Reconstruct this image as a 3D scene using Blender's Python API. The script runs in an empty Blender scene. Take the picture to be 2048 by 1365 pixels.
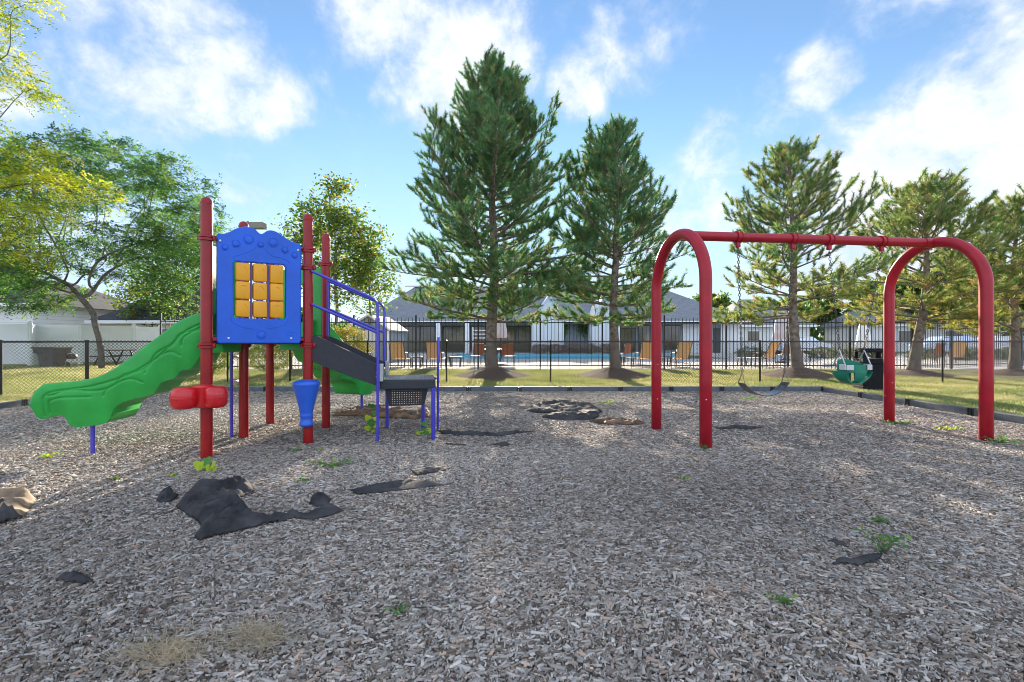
import bpy, bmesh, math, random
import numpy as np
from mathutils import Vector, Matrix, noise as mnoise

# ------------------------------------------------------------------ camera, world, sun, exposure
S = bpy.context.scene
COL = S.collection
F = 940.0; EYE = 1.25
cam_d = bpy.data.cameras.new('camera'); cam = bpy.data.objects.new('camera', cam_d); COL.objects.link(cam)
cam.location = (0, 0, EYE); cam.rotation_euler = (math.radians(90), 0, 0)
cam_d.sensor_width = 36; cam_d.lens = 36 * F / 2048; cam_d.clip_start = 0.05; cam_d.clip_end = 3000
S.camera = cam
S.view_settings.view_transform = 'Standard'; S.view_settings.look = 'None'
S.view_settings.gamma = 1; S.view_settings.exposure = 1.62
S.cycles.filter_width = 0.9

SUN_EL = math.radians(15.2); SUN_AZ = math.radians(-1.0)     # az measured from +Y towards +X
sd = bpy.data.lights.new('sun', 'SUN'); sun = bpy.data.objects.new('sun', sd); COL.objects.link(sun)
sd.energy = 5.0; sd.angle = math.radians(0.55); sd.color = (1.0, 0.86, 0.68)
sdir = Vector((math.sin(SUN_AZ) * math.cos(SUN_EL), math.cos(SUN_AZ) * math.cos(SUN_EL), math.sin(SUN_EL)))
sun.rotation_euler = (-sdir).to_track_quat('-Z', 'Y').to_euler(); sun.location = (0, 20, 30)

W = bpy.data.worlds.new('World'); S.world = W; W.use_nodes = True
def build_world():
    nt = W.node_tree; N = nt.nodes; L = nt.links; N.clear()
    out = N.new('ShaderNodeOutputWorld'); tc = N.new('ShaderNodeTexCoord')
    sky = N.new('ShaderNodeTexSky'); sky.sky_type = 'NISHITA'; sky.sun_disc = False
    sky.sun_elevation = SUN_EL; sky.sun_rotation = SUN_AZ; sky.altitude = 200
    sky.air_density = 1.0; sky.dust_density = 0.0; sky.ozone_density = 2.2
    def math_n(op, a, b=None, c=None, clamp=False):
        n = N.new('ShaderNodeMath'); n.operation = op; n.use_clamp = clamp
        for i, v in enumerate((a, b, c)):
            if v is None: continue
            if isinstance(v, (int, float)): n.inputs[i].default_value = v
            else: L.new(v, n.inputs[i])
        return n.outputs[0]
    # saturate the blue a little
    hsv = N.new('ShaderNodeHueSaturation'); hsv.inputs['Saturation'].default_value = 1.02
    L.new(sky.outputs[0], hsv.inputs['Color'])
    bg1 = N.new('ShaderNodeBackground'); bg1.inputs['Strength'].default_value = 0.078
    L.new(hsv.outputs[0], bg1.inputs['Color'])
    # cloud field: warped noise on the direction + soft banks at given directions
    def noise_n(scale, detail, rough, dist, w=0.0, vec=None):
        n = N.new('ShaderNodeTexNoise'); n.noise_dimensions = '4D'; n.inputs['W'].default_value = w
        n.inputs['Scale'].default_value = scale; n.inputs['Detail'].default_value = detail
        n.inputs['Roughness'].default_value = rough; n.inputs['Distortion'].default_value = dist
        L.new(vec or tc.outputs['Generated'], n.inputs['Vector']); return n
    mp = N.new('ShaderNodeMapping'); mp.inputs['Scale'].default_value = (1, 1, 1.1)
    L.new(tc.outputs['Generated'], mp.inputs['Vector'])
    n1 = noise_n(4.2, 10, 0.6, 0.25, 2.3, mp.outputs[0]).outputs['Fac']
    n2 = noise_n(11.0, 8, 0.62, 0.3, 7.7, mp.outputs[0]).outputs['Fac']
    blobs = [  # px, py, radius px, weight
        (110, 90, 300, .62), (330, 60, 200, .5), (300, 230, 110, .6), (40, 330, 200, .5),
        (500, 190, 105, .85), (610, 120, 70, .3), (690, 230, 60, .35),
        (880, 50, 190, .95), (760, 120, 100, .4), (1000, 40, 120, .5),
        (1170, 160, 70, .8), (1260, 90, 95, .95), (1370, 20, 90, .8),
        (1420, 290, 75, .55), (1510, 240, 70, .4), (1650, 150, 65, .8), (1690, 225, 35, .5),
        (1730, 330, 120, .9), (1960, 190, 150, 1.0), (1890, 330, 190, .9), (2040, 110, 90, .7), (1800, 20, 110, .5),
        (490, 362, 55, .95), (430, 345, 35, .6), (1480, 400, 90, .6), (1700, 420, 260, .55), (1280, 430, 140, .45)]
    acc = None
    for px, py, r, w in blobs:
        v = Vector(((px - 1024) / F, 1.0, (682 - py) / F)); ln = v.length; v.normalize()
        ang = math.atan(r / F / ln)
        dt = N.new('ShaderNodeVectorMath'); dt.operation = 'DOT_PRODUCT'
        L.new(tc.outputs['Generated'], dt.inputs[0]); dt.inputs[1].default_value = v
        mr = N.new('ShaderNodeMapRange'); mr.interpolation_type = 'SMOOTHSTEP'
        mr.inputs['From Min'].default_value = math.cos(ang * 1.55); mr.inputs['From Max'].default_value = math.cos(ang * 0.25)
        mr.inputs['To Min'].default_value = 0; mr.inputs['To Max'].default_value = w
        L.new(dt.outputs['Value'], mr.inputs['Value'])
        acc = mr.outputs[0] if acc is None else math_n('MAXIMUM', acc, mr.outputs[0])
    sep = N.new('ShaderNodeSeparateXYZ'); L.new(tc.outputs['Generated'], sep.inputs[0])
    # overhead and behind the camera: unseen broken cloud, added as fill light
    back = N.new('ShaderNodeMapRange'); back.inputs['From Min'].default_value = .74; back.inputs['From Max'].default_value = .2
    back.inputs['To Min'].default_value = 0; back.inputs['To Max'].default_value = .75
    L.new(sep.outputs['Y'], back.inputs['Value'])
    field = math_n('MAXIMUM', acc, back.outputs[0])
    nn = math_n('ADD', math_n('MULTIPLY', n1, .66), math_n('MULTIPLY', n2, .34))
    f = math_n('ADD', math_n('MULTIPLY', nn, 3.4), math_n('MULTIPLY', field, .85))
    cm = N.new('ShaderNodeMapRange'); cm.interpolation_type = 'SMOOTHSTEP'
    cm.inputs['From Min'].default_value = 1.92; cm.inputs['From Max'].default_value = 2.62
    L.new(f, cm.inputs['Value'])
    # pale veil low over the horizon
    hz = N.new('ShaderNodeMapRange'); hz.interpolation_type = 'SMOOTHSTEP'
    hz.inputs['From Min'].default_value = 0.46; hz.inputs['From Max'].default_value = 0.0
    hz.inputs['To Max'].default_value = 0.8; L.new(sep.outputs['Z'], hz.inputs['Value'])
    cov = math_n('MULTIPLY', cm.outputs[0], .93)
    cov = math_n('MAXIMUM', cov, math_n('ADD', math_n('MULTIPLY', cov, .5), hz.outputs[0]), clamp=True)
    ramp = N.new('ShaderNodeValToRGB'); L.new(math_n('ADD', math_n('MULTIPLY', n2, .8), math_n('MULTIPLY', cm.outputs[0], .35)), ramp.inputs['Fac'])
    ramp.color_ramp.elements[0].position = .35; ramp.color_ramp.elements[0].color = (.36, .45, .62, 1)
    ramp.color_ramp.elements[1].position = .85; ramp.color_ramp.elements[1].color = (.70, .72, .80, 1)
    bg2 = N.new('ShaderNodeBackground')
    # unseen clouds opposite the low sun are brightened to light the fronts of everything
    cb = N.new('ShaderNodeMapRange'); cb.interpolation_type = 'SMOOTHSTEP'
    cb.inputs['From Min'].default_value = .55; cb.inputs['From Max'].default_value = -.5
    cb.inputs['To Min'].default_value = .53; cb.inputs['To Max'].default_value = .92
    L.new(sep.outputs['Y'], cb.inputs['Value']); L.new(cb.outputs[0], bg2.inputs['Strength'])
    L.new(ramp.outputs[0], bg2.inputs['Color'])
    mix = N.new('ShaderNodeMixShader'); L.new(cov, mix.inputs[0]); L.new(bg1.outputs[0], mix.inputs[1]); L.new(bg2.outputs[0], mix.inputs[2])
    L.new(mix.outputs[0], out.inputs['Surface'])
build_world()

random.seed(11); rng = np.random.default_rng(5)
R = math.radians

# ------------------------------------------------------------------ helpers
def at(px, py, d):
    return Vector(((px - 1024) / F * d, d, EYE - (py - 682.5) / F * d))
def gnd(px, py):
    d = EYE * F / (py - 682.5); return Vector(((px - 1024) / F * d, d, 0))
def smooth(a, b, x):
    t = min(1, max(0, (x - a) / (b - a))); return t * t * (3 - 2 * t)
def gz(x, y):
    return 0.13 * smooth(12.3, 17.3, y)
def tagp(o, label=None, cat=None, group=None, kind=None):
    if label: o['label'] = label
    if cat: o['category'] = cat
    if group: o['group'] = group
    if kind: o['kind'] = kind
    return o
def thing(name, loc, label, cat, group=None, rz=0):
    o = bpy.data.objects.new(name, None); COL.objects.link(o); o.location = loc; o.rotation_euler = (0, 0, rz)
    o.empty_display_size = .2
    return tagp(o, label, cat, group)
def link_mesh(name, me, m, parent=None, smooth_=False):
    o = bpy.data.objects.new(name, me); COL.objects.link(o)
    if m: me.materials.append(m)
    if smooth_:
        me.polygons.foreach_set('use_smooth', [True] * len(me.polygons)); me.update()
    if parent:
        o.parent = parent
        # coordinates are given in the world frame: bring them into the parent's frame
        inv = parent_matrix(parent).inverted()
        me.transform(inv)
    return o
def parent_matrix(p):
    m = Matrix.LocRotScale(p.location, p.rotation_euler, p.scale)
    return parent_matrix(p.parent) @ m if p.parent else m
def copy_tree(o, parent=None):
    c = o.copy(); COL.objects.link(c)
    if parent: c.parent = parent
    for ch in list(o.children): copy_tree(ch, c)
    return c

class MB:
    def __init__(s): s.v = []; s.f = []
    def add(s, vs, fs):
        n = len(s.v); s.v += [tuple(v) for v in vs]; s.f += [tuple(i + n for i in f) for f in fs]; return s
    def box(s, c, size, rz=0, M=None):
        hx, hy, hz = size[0] / 2, size[1] / 2, size[2] / 2
        mm = Matrix.Translation(Vector(c)) @ (M if M is not None else Matrix.Rotation(rz, 4, 'Z'))
        vs = [mm @ Vector((x * hx, y * hy, z * hz)) for z in (-1, 1) for y in (-1, 1) for x in (-1, 1)]
        return s.add(vs, [(0, 2, 3, 1), (4, 5, 7, 6), (0, 1, 5, 4), (2, 6, 7, 3), (0, 4, 6, 2), (1, 3, 7, 5)])
    def bbox(s, c, size, bev=.01, rz=0, M=None):
        """box with chamfered vertical and horizontal edges"""
        bm = bmesh.new(); bmesh.ops.create_cube(bm, size=1)
        for v in bm.verts: v.co = Vector((v.co.x * size[0], v.co.y * size[1], v.co.z * size[2]))
        bmesh.ops.bevel(bm, geom=bm.edges[:], offset=bev, segments=2, profile=.6, affect='EDGES')
        mm = Matrix.Translation(Vector(c)) @ (M if M is not None else Matrix.Rotation(rz, 4, 'Z'))
        bm.verts.index_update()
        s.add([mm @ v.co for v in bm.verts], [[v.index for v in f.verts] for f in bm.faces]); bm.free(); return s
    def tube(s, pts, r, n=8, caps=True):
        pts = [Vector(p) for p in pts]; rs = r if isinstance(r, (list, tuple)) else [r] * len(pts)
        base = len(s.v); T = []
        for i in range(len(pts)):
            t = pts[min(i + 1, len(pts) - 1)] - pts[max(i - 1, 0)]
            T.append(t.normalized() if t.length > 1e-9 else Vector((0, 0, 1)))
        up = Vector((0, 0, 1)) if abs(T[0].z) < .9 else Vector((1, 0, 0))
        a = T[0].cross(up).normalized()
        for i, p in enumerate(pts):
            a = (a - T[i] * a.dot(T[i])).normalized(); b = T[i].cross(a)
            for k in range(n):
                an = 2 * math.pi * k / n
                s.v.append(tuple(p + (a * math.cos(an) + b * math.sin(an)) * rs[i]))
        for i in range(len(pts) - 1):
            for k in range(n):
                k2 = (k + 1) % n; q = base + i * n
                s.f.append((q + k, q + k2, q + n + k2, q + n + k))
        if caps:
            s.f.append(tuple(base + k for k in range(n))[::-1])
            q = base + (len(pts) - 1) * n; s.f.append(tuple(q + k for k in range(n)))
        return s
    def lathe(s, prof, c, n=24, M=None):
        """prof: [(r,z)]"""
        base = len(s.v); mm = Matrix.Translation(Vector(c)) @ (M if M is not None else Matrix())
        for r, z in prof:
            for k in range(n):
                an = 2 * math.pi * k / n; s.v.append(tuple(mm @ Vector((r * math.cos(an), r * math.sin(an), z))))
        for i in range(len(prof) - 1):
            for k in range(n):
                k2 = (k + 1) % n; q = base + i * n; s.f.append((q + k, q + k2, q + n + k2, q + n + k))
        if prof[0][0] > 1e-4: s.f.append(tuple(base + k for k in range(n))[::-1])
        if prof[-1][0] > 1e-4: q = base + (len(prof) - 1) * n; s.f.append(tuple(q + k for k in range(n)))
        return s
    def plate(s, poly, org, dr, th, off=0):
        """poly [(s,z)] in the vertical plane through org along dr, thickness th across"""
        dr = Vector((dr[0], dr[1], 0)).normalized(); nr = Vector((dr.y, -dr.x, 0)); org = Vector((org[0], org[1], 0)); n = len(poly)
        A = [org + dr * p[0] + Vector((0, 0, p[1])) + nr * (off + th / 2) for p in poly]
        B = [org + dr * p[0] + Vector((0, 0, p[1])) + nr * (off - th / 2) for p in poly]
        fs = [tuple(range(n)), tuple(range(n, 2 * n))[::-1]] + [(i, (i + n), (i + 1) % n + n, (i + 1) % n) for i in range(n)]
        return s.add(A + B, fs)
    def mesh(s, name):
        me = bpy.data.meshes.new(name); me.from_pydata(s.v, [], s.f); me.update()
        bm = bmesh.new(); bm.from_mesh(me); bmesh.ops.recalc_face_normals(bm, faces=bm.faces[:]); bm.to_mesh(me); bm.free()
        return me
    def build(s, name, m, parent=None, sm=False, ang=None):
        o = link_mesh(name, s.mesh(name), m, parent, sm)
        if ang is not None: shade_angle(o.data, ang)
        return o
def shade_angle(me, deg):
    bm = bmesh.new(); bm.from_mesh(me)
    for f in bm.faces: f.smooth = True
    for e in bm.edges:
        if len(e.link_faces) == 2 and e.calc_face_angle(0) > R(deg): e.smooth = False
    bm.to_mesh(me); bm.free()

def curve_plate(loops, th, bev, M):
    """flat shape with holes, rounded edges, from closed 2-D loops"""
    cu = bpy.data.curves.new('tmp', 'CURVE'); cu.dimensions = '2D'; cu.fill_mode = 'BOTH'
    cu.extrude = th / 2 - bev; cu.bevel_depth = bev; cu.bevel_resolution = 2; cu.offset = -bev
    for lp in loops:
        sp = cu.splines.new('POLY'); sp.points.add(len(lp) - 1)
        for i, p in enumerate(lp): sp.points[i].co = (p[0], p[1], 0, 1)
        sp.use_cyclic_u = True
    ob = bpy.data.objects.new('tmp', cu); COL.objects.link(ob)
    dg = bpy.context.evaluated_depsgraph_get(); dg.update()
    me = bpy.data.meshes.new_from_object(ob.evaluated_get(dg)); bpy.data.objects.remove(ob); bpy.data.curves.remove(cu)
    me.materials.clear()
    vs = [M @ v.co for v in me.vertices]; fs = [tuple(p.vertices) for p in me.polygons]; bpy.data.meshes.remove(me)
    return vs, fs

def np_mesh(name, V, Fc, m, parent=None, colors=None, sm=False):
    """V (n,3), Fc (k,3|4) ints, colors (n,3)"""
    me = bpy.data.meshes.new(name); n = len(V); k, c = Fc.shape
    me.vertices.add(n); me.vertices.foreach_set('co', np.ascontiguousarray(V, dtype=np.float32).ravel())
    me.loops.add(k * c); me.loops.foreach_set('vertex_index', np.ascontiguousarray(Fc, dtype=np.int32).ravel())
    me.polygons.add(k); me.polygons.foreach_set('loop_start', np.arange(0, k * c, c, dtype=np.int32))
    me.polygons.foreach_set('loop_total', np.full(k, c, dtype=np.int32))
    me.update(calc_edges=True)
    if colors is not None:
        a = me.color_attributes.new('Col', 'FLOAT_COLOR', 'POINT')
        cc = np.ones((n, 4), dtype=np.float32); cc[:, :3] = colors; a.data.foreach_set('color', cc.ravel())
    me.validate()
    return link_mesh(name, me, m, parent, sm)

# ------------------------------------------------------------------ materials
def mat(name, col, rough=.6, var=.15, scale=6, bump=0, bscale=60, metal=0, coat=0, col2=None, spec=.5, var2=None, trans=0, attr=False, sheen=0):
    m = bpy.data.materials.new(name); m.use_nodes = True; nt = m.node_tree; N = nt.nodes; L = nt.links
    b = N['Principled BSDF']; b.inputs['Roughness'].default_value = rough; b.inputs['Metallic'].default_value = metal
    b.inputs['Coat Weight'].default_value = coat; b.inputs['Coat Roughness'].default_value = .12
    b.inputs['Specular IOR Level'].default_value = spec
    tc = N.new('ShaderNodeTexCoord')
    if attr:
        a = N.new('ShaderNodeAttribute'); a.attribute_name = 'Col'; csrc = a.outputs['Color']
    else:
        nz = N.new('ShaderNodeTexNoise'); nz.inputs['Scale'].default_value = scale; nz.inputs['Detail'].default_value = 6
        nz.inputs['Roughness'].default_value = .6
        L.new(tc.outputs['Object'], nz.inputs['Vector'])
        rp = N.new('ShaderNodeValToRGB'); rp.color_ramp.elements[0].position = .3; rp.color_ramp.elements[1].position = .7
        c2 = col2 or tuple(min(1, c * (1 + var)) for c in col)
        rp.color_ramp.elements[0].color = (*[c * (1 - var) for c in col], 1); rp.color_ramp.elements[1].color = (*c2, 1)
        L.new(nz.outputs['Fac'], rp.inputs['Fac']); csrc = rp.outputs['Color']
        rr = N.new('ShaderNodeMapRange'); rr.inputs['To Min'].default_value = max(.02, rough - .08); rr.inputs['To Max'].default_value = min(1, rough + .1)
        L.new(nz.outputs['Fac'], rr.inputs['Value']); L.new(rr.outputs[0], b.inputs['Roughness'])
    L.new(csrc, b.inputs['Base Color'])
    if bump:
        bn = N.new('ShaderNodeTexNoise'); bn.inputs['Scale'].default_value = bscale; bn.inputs['Detail'].default_value = 5
        L.new(tc.outputs['Object'], bn.inputs['Vector'])
        bp = N.new('ShaderNodeBump'); bp.inputs['Strength'].default_value = bump; bp.inputs['Distance'].default_value = .02
        L.new(bn.outputs['Fac'], bp.inputs['Height']); L.new(bp.outputs[0], b.inputs['Normal'])
    if trans:
        t = N.new('ShaderNodeBsdfTranslucent')
        hs = N.new('ShaderNodeHueSaturation'); hs.inputs['Value'].default_value = 1.7; hs.inputs['Saturation'].default_value = 1.1
        hs.inputs['Hue'].default_value = .5
        L.new(csrc, hs.inputs['Color']); L.new(hs.outputs[0], t.inputs['Color'])
        mx = N.new('ShaderNodeMixShader'); mx.inputs[0].default_value = trans
        L.new(b.outputs[0], mx.inputs[1]); L.new(t.outputs[0], mx.inputs[2]); L.new(mx.outputs[0], N['Material Output'].inputs['Surface'])
    return m

def mat_lines(name, col, dark, axis, spacing, rough=.6, gap=.06, bump=.4, var=.06):
    """siding / boards: regular grooves along one object axis"""
    m = bpy.data.materials.new(name); m.use_nodes = True; nt = m.node_tree; N = nt.nodes; L = nt.links
    b = N['Principled BSDF']; b.inputs['Roughness'].default_value = rough
    tc = N.new('ShaderNodeTexCoord'); sp = N.new('ShaderNodeSeparateXYZ'); L.new(tc.outputs['Object'], sp.inputs[0])
    d = N.new('ShaderNodeMath'); d.operation = 'DIVIDE'; L.new(sp.outputs[axis], d.inputs[0]); d.inputs[1].default_value = spacing
    fr = N.new('ShaderNodeMath'); fr.operation = 'FRACT'; L.new(d.outputs[0], fr.inputs[0])
    rp = N.new('ShaderNodeValToRGB'); e = rp.color_ramp.elements
    e[0].position = 0; e[0].color = (*dark, 1); e[1].position = gap; e[1].color = (*col, 1)
    L.new(fr.outputs[0], rp.inputs['Fac'])
    nz = N.new('ShaderNodeTexNoise'); nz.inputs['Scale'].default_value = 1.3; nz.inputs['Detail'].default_value = 6; L.new(tc.outputs['Object'], nz.inputs['Vector'])
    mr = N.new('ShaderNodeMapRange'); mr.inputs['To Min'].default_value = 1 - var * 2; mr.inputs['To Max'].default_value = 1 + var
    L.new(nz.outputs['Fac'], mr.inputs['Value'])
    mu = N.new('ShaderNodeMixRGB'); mu.blend_type = 'MULTIPLY'; mu.inputs[0].default_value = 1
    L.new(rp.outputs[0], mu.inputs[1]); L.new(mr.outputs[0], mu.inputs[2]); L.new(mu.outputs[0], b.inputs['Base Color'])
    bp = N.new('ShaderNodeBump'); bp.inputs['Strength'].default_value = bump; bp.inputs['Distance'].default_value = .02
    L.new(fr.outputs[0], bp.inputs['Height']); L.new(bp.outputs[0], b.inputs['Normal'])
    return m

def mat_shingle(name, c1, c2):
    m = bpy.data.materials.new(name); m.use_nodes = True; nt = m.node_tree; N = nt.nodes; L = nt.links
    b = N['Principled BSDF']; b.inputs['Roughness'].default_value = .85
    tc = N.new('ShaderNodeTexCoord'); br = N.new('ShaderNodeTexBrick'); br.inputs['Scale'].default_value = 1.6
    br.inputs['Color1'].default_value = (*c1, 1); br.inputs['Color2'].default_value = (*c2, 1); br.inputs['Mortar'].default_value = (*[c * .5 for c in c1], 1)
    br.inputs['Mortar Size'].default_value = .012; L.new(tc.outputs['Object'], br.inputs['Vector'])
    nz = N.new('ShaderNodeTexNoise'); nz.inputs['Scale'].default_value = 4; nz.inputs['Detail'].default_value = 8; L.new(tc.outputs['Object'], nz.inputs['Vector'])
    mr = N.new('ShaderNodeMapRange'); mr.inputs['To Min'].default_value = .7; mr.inputs['To Max'].default_value = 1.3; L.new(nz.outputs['Fac'], mr.inputs['Value'])
    mu = N.new('ShaderNodeMixRGB'); mu.blend_type = 'MULTIPLY'; mu.inputs[0].default_value = 1
    L.new(br.outputs[0], mu.inputs[1]); L.new(mr.outputs[0], mu.inputs[2]); L.new(mu.outputs[0], b.inputs['Base Color'])
    return m

def mat_paint_chipped(name, col, chip, rough=.35):
    """painted steel with a few chipped spots near the ground"""
    m = mat(name, col, rough, .16, 5, coat=.08, spec=.35)
    nt = m.node_tree; N = nt.nodes; L = nt.links; b = N['Principled BSDF']
    tc = N.new('ShaderNodeTexCoord'); vo = N.new('ShaderNodeTexVoronoi'); vo.inputs['Scale'].default_value = 13; L.new(tc.outputs['Object'], vo.inputs['Vector'])
    lt = N.new('ShaderNodeMapRange'); lt.inputs['From Min'].default_value = .09; lt.inputs['From Max'].default_value = .115
    lt.inputs['To Min'].default_value = 1; lt.inputs['To Max'].default_value = 0; L.new(vo.outputs['Distance'], lt.inputs['Value'])
    sp = N.new('ShaderNodeSeparateXYZ'); L.new(vo.outputs['Color'], sp.inputs[0])
    sel = N.new('ShaderNodeMath'); sel.operation = 'GREATER_THAN'; sel.inputs[1].default_value = .8; L.new(sp.outputs[0], sel.inputs[0])
    zz = N.new('ShaderNodeSeparateXYZ'); L.new(tc.outputs['Object'], zz.inputs[0])
    zr = N.new('ShaderNodeMapRange'); zr.inputs['From Min'].default_value = 1.5; zr.inputs['From Max'].default_value = 1.2; L.new(zz.outputs['Z'], zr.inputs['Value'])
    a = N.new('ShaderNodeMath'); a.operation = 'MULTIPLY'; L.new(lt.outputs[0], a.inputs[0]); L.new(sel.outputs[0], a.inputs[1])
    a2 = N.new('ShaderNodeMath'); a2.operation = 'MULTIPLY'; L.new(a.outputs[0], a2.inputs[0]); L.new(zr.outputs[0], a2.inputs[1])
    src = b.inputs['Base Color'].links[0].from_socket
    mx = N.new('ShaderNodeMixRGB'); L.new(a2.outputs[0], mx.inputs[0]); L.new(src, mx.inputs[1]); mx.inputs[2].default_value = (*chip, 1)
    L.new(mx.outputs[0], b.inputs['Base Color']); return m

M = dict(
    mulch=mat('mulch_base', (.13, .105, .085), .95, .45, 30, 1.0, 90, col2=(.30, .265, .235)),
    chips=mat('chip_wood', (.3, .3, .3), .85, attr=True, spec=.3),
    lawn=None,
    blades=mat('grass_blades', (.1, .2, .05), .7, attr=True, trans=.45, spec=.2),
    red=mat('red_powder_coat', (.31, .007, .009), .3, .2, 5, coat=.12, spec=.4),
    swingred=mat_paint_chipped('chipped_red_paint', (.40, .012, .026), (.75, .66, .6)),
    blue=mat('blue_plastic', (.010, .125, .72), .4, .14, 4, .08, 120),
    drumblue=mat('drum_blue_plastic', (.03, .14, .70), .33, .06, 2.5),
    yellow=mat('yellow_plastic', (.92, .42, .012), .4, .06, 5),
    green=mat('green_plastic', (.022, .39, .06), .42, .18, 3.5, .05, 90),
    bluepipe=mat('blue_powder_coat', (.06, .055, .52), .3, .1, 4, coat=.4),
    drumred=mat('red_plastic', (.62, .012, .02), .28, .08, 4, coat=.3),
    deck=mat('dark_vinyl', (.03, .034, .042), .55, .2, 20, .25, 180),
    decktop=mat('worn_vinyl', (.17, .17, .17), .5, .25, 30, .4, 160),
    metal=mat('galvanised', (.45, .46, .47), .4, .15, 30, metal=.8),
    bolt=mat('bolt_steel', (.75, .75, .78), .25, .1, 30, metal=.6),
    black=mat('black_paint', (.012, .012, .013), .38, .3, 8, coat=.2),
    iron=mat('black_iron', (.012, .013, .014), .45, .3, 8),
    greyiron=mat('grey_iron', (.05, .055, .06), .45, .3, 8),
    wire=mat('black_wire', (.06, .06, .06), .28, .3, 8, metal=.6, coat=.4),
    timber=mat('plastic_timber', (.10, .12, .135), .6, .25, 12, .2, 90),
    rubber=mat('black_rubber', (.02, .02, .022), .5, .2, 20),
    beltseat=mat('worn_rubber', (.07, .075, .085), .28, .3, 20, coat=.4),
    chain=mat('chain_steel', (.14, .13, .12), .4, .3, 60, metal=.7),
    bucket=mat('teal_rubber', (.006, .22, .13), .4, .12, 8),
    whitecoat=mat('white_vinyl_coat', (.62, .64, .66), .4, .05, 8),
    bark=mat('pine_bark', (.17, .125, .10), .95, .5, 9, 1.2, 22, col2=(.36, .29, .24)),
    lbark=mat('locust_bark', (.13, .115, .10), .95, .4, 8, 1.0, 26, col2=(.24, .21, .19)),
    needles=mat('pine_needles', (.05, .12, .05), .55, attr=True, trans=.28, spec=.25),
    leaves=mat('leaves', (.1, .2, .04), .55, attr=True, trans=.42, spec=.25),
    concrete=mat('concrete', (.52, .50, .47), .9, .12, 1.5, .2, 40),
    water=None,
    white=mat('white_vinyl', (.86, .89, .92), .5, .04, 2),
    whitewall=mat_lines('white_siding', (.74, .77, .80), (.38, .42, .46), 'X', .45),
    greywall=mat_lines('grey_siding', (.28, .32, .36), (.15, .18, .2), 'X', .45),
    cream=mat_lines('cream_siding', (.76, .72, .58), (.42, .38, .3), 'Z', .22, gap=.14),
    hwhite=mat_lines('white_lap_siding', (.85, .87, .9), (.45, .47, .5), 'Z', .22, gap=.12),
    roof=mat_shingle('grey_shingles', (.20, .22, .245), (.26, .28, .305)),
    dkroof=mat_shingle('dark_shingles', (.038, .042, .052), (.06, .064, .075)),
    glass=mat('window_glass', (.02, .03, .03), .06, .6, .7, col2=(.10, .10, .05), spec=.8),
    darktrim=mat('dark_trim', (.045, .055, .065), .5, .1, 6),
    bin=mat('black_bin_plastic', (.018, .019, .021), .85, .2, 10, .2, 150, spec=.15),
    cart=mat('grey_cart_plastic', (.055, .065, .08), .6, .15, 6),
    sling=mat('orange_sling', (.95, .52, .22), .7, .1, 12),
    brownsling=mat('rust_sling', (.30, .10, .05), .6, .15, 14),
    frame=mat('bronze_frame', (.03, .028, .026), .4, .2, 10),
    canvas=mat('umbrella_canvas', (.62, .58, .66), .85, .1, 6, .3, 30),
    bluecanvas=mat('blue_canvas', (.1, .2, .62), .8, .1, 6),
    fabric=mat('weed_fabric', (.034, .035, .040), .8, .35, 5, .35, 240, col2=(.085, .083, .083), spec=.25),
    fabtan=mat('sunbleached_fabric', (.30, .20, .12), .8, .5, 7, .5, 300, col2=(.5, .37, .24)),
    fabbrown=mat('muddy_fabric', (.03, .026, .024), .7, .3, 7, .5, 300, col2=(.30, .17, .09)),
    straw=mat('straw', (.5, .4, .24), .8, attr=True, trans=.2),
    soil=mat('dark_mulch', (.10, .065, .05), .95, .5, 12, 1.0, 40, col2=(.26, .17, .13)),
    lamp=mat('bronze_lamp', (.22, .2, .16), .5, .1, 6),
    wood=mat('weathered_wood', (.16, .11, .08), .8, .3, 9),
    brick=mat('pinkish_brick', (.42, .30, .27), .9, .2, 9),
    red_flower=mat('flowers', (.3, .1, .08), .7, attr=True, trans=.3),
)
def mat_lawn():
    m = mat('lawn_soil', (.15, .17, .055), .95, .35, 1.1, 1.0, 45, col2=(.34, .32, .13)); return m
M['lawn'] = mat_lawn()
def mat_water():
    m = mat('pool_water_surface', (.05, .5, .68), .08, .15, .8, .25, 5); return m
M['water'] = mat_water()
M['tile'] = mat('pool_tile', (.10, .55, .75), .4, .2, 6)

# ------------------------------------------------------------------ ground
def sheet(name, xs, ys, zf, m, kind='structure'):
    V = np.array([[x, y, zf(x, y)] for y in ys for x in xs]); nx = len(xs)
    Fc = np.array([[j * nx + i, j * nx + i + 1, (j + 1) * nx + i + 1, (j + 1) * nx + i] for j in range(len(ys) - 1) for i in range(nx - 1)])
    o = np_mesh(name, V, Fc, m, sm=True); o['kind'] = kind; return o
BX0, BX1, BY1 = -9.75, 7.62, 11.55
def lawn_z(x, y):
    z = gz(x, y)
    if BX0 + .05 < x < BX1 - .05 and y < BY1 - .05: z -= .12
    if POOL[0] < x < POOL[1] and POOL[2] < y < POOL[3]: z -= 1.6
    return z
POOL = (-4.6, 13.9, 29.5, 39.5)
xs = sorted(set([-900, -400, -200, -120, -80, -60] + list(np.arange(-50, 50.1, 1.0)) + [60, 80, 120, 200, 400, 900, BX0, BX0 + .1, BX1 - .1, BX1, POOL[0], POOL[0] + .02, POOL[1] - .02, POOL[1]]))
ys = sorted(set([-300, -100, -40, -20, -10] + list(np.arange(-5, 60.1, .75)) + [70, 90, 130, 200, 400, 1200, BY1, BY1 - .1, POOL[2], POOL[2] + .02, POOL[3] - .02, POOL[3]]))
sheet('ground', xs, ys, lawn_z, M['lawn'])
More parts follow.
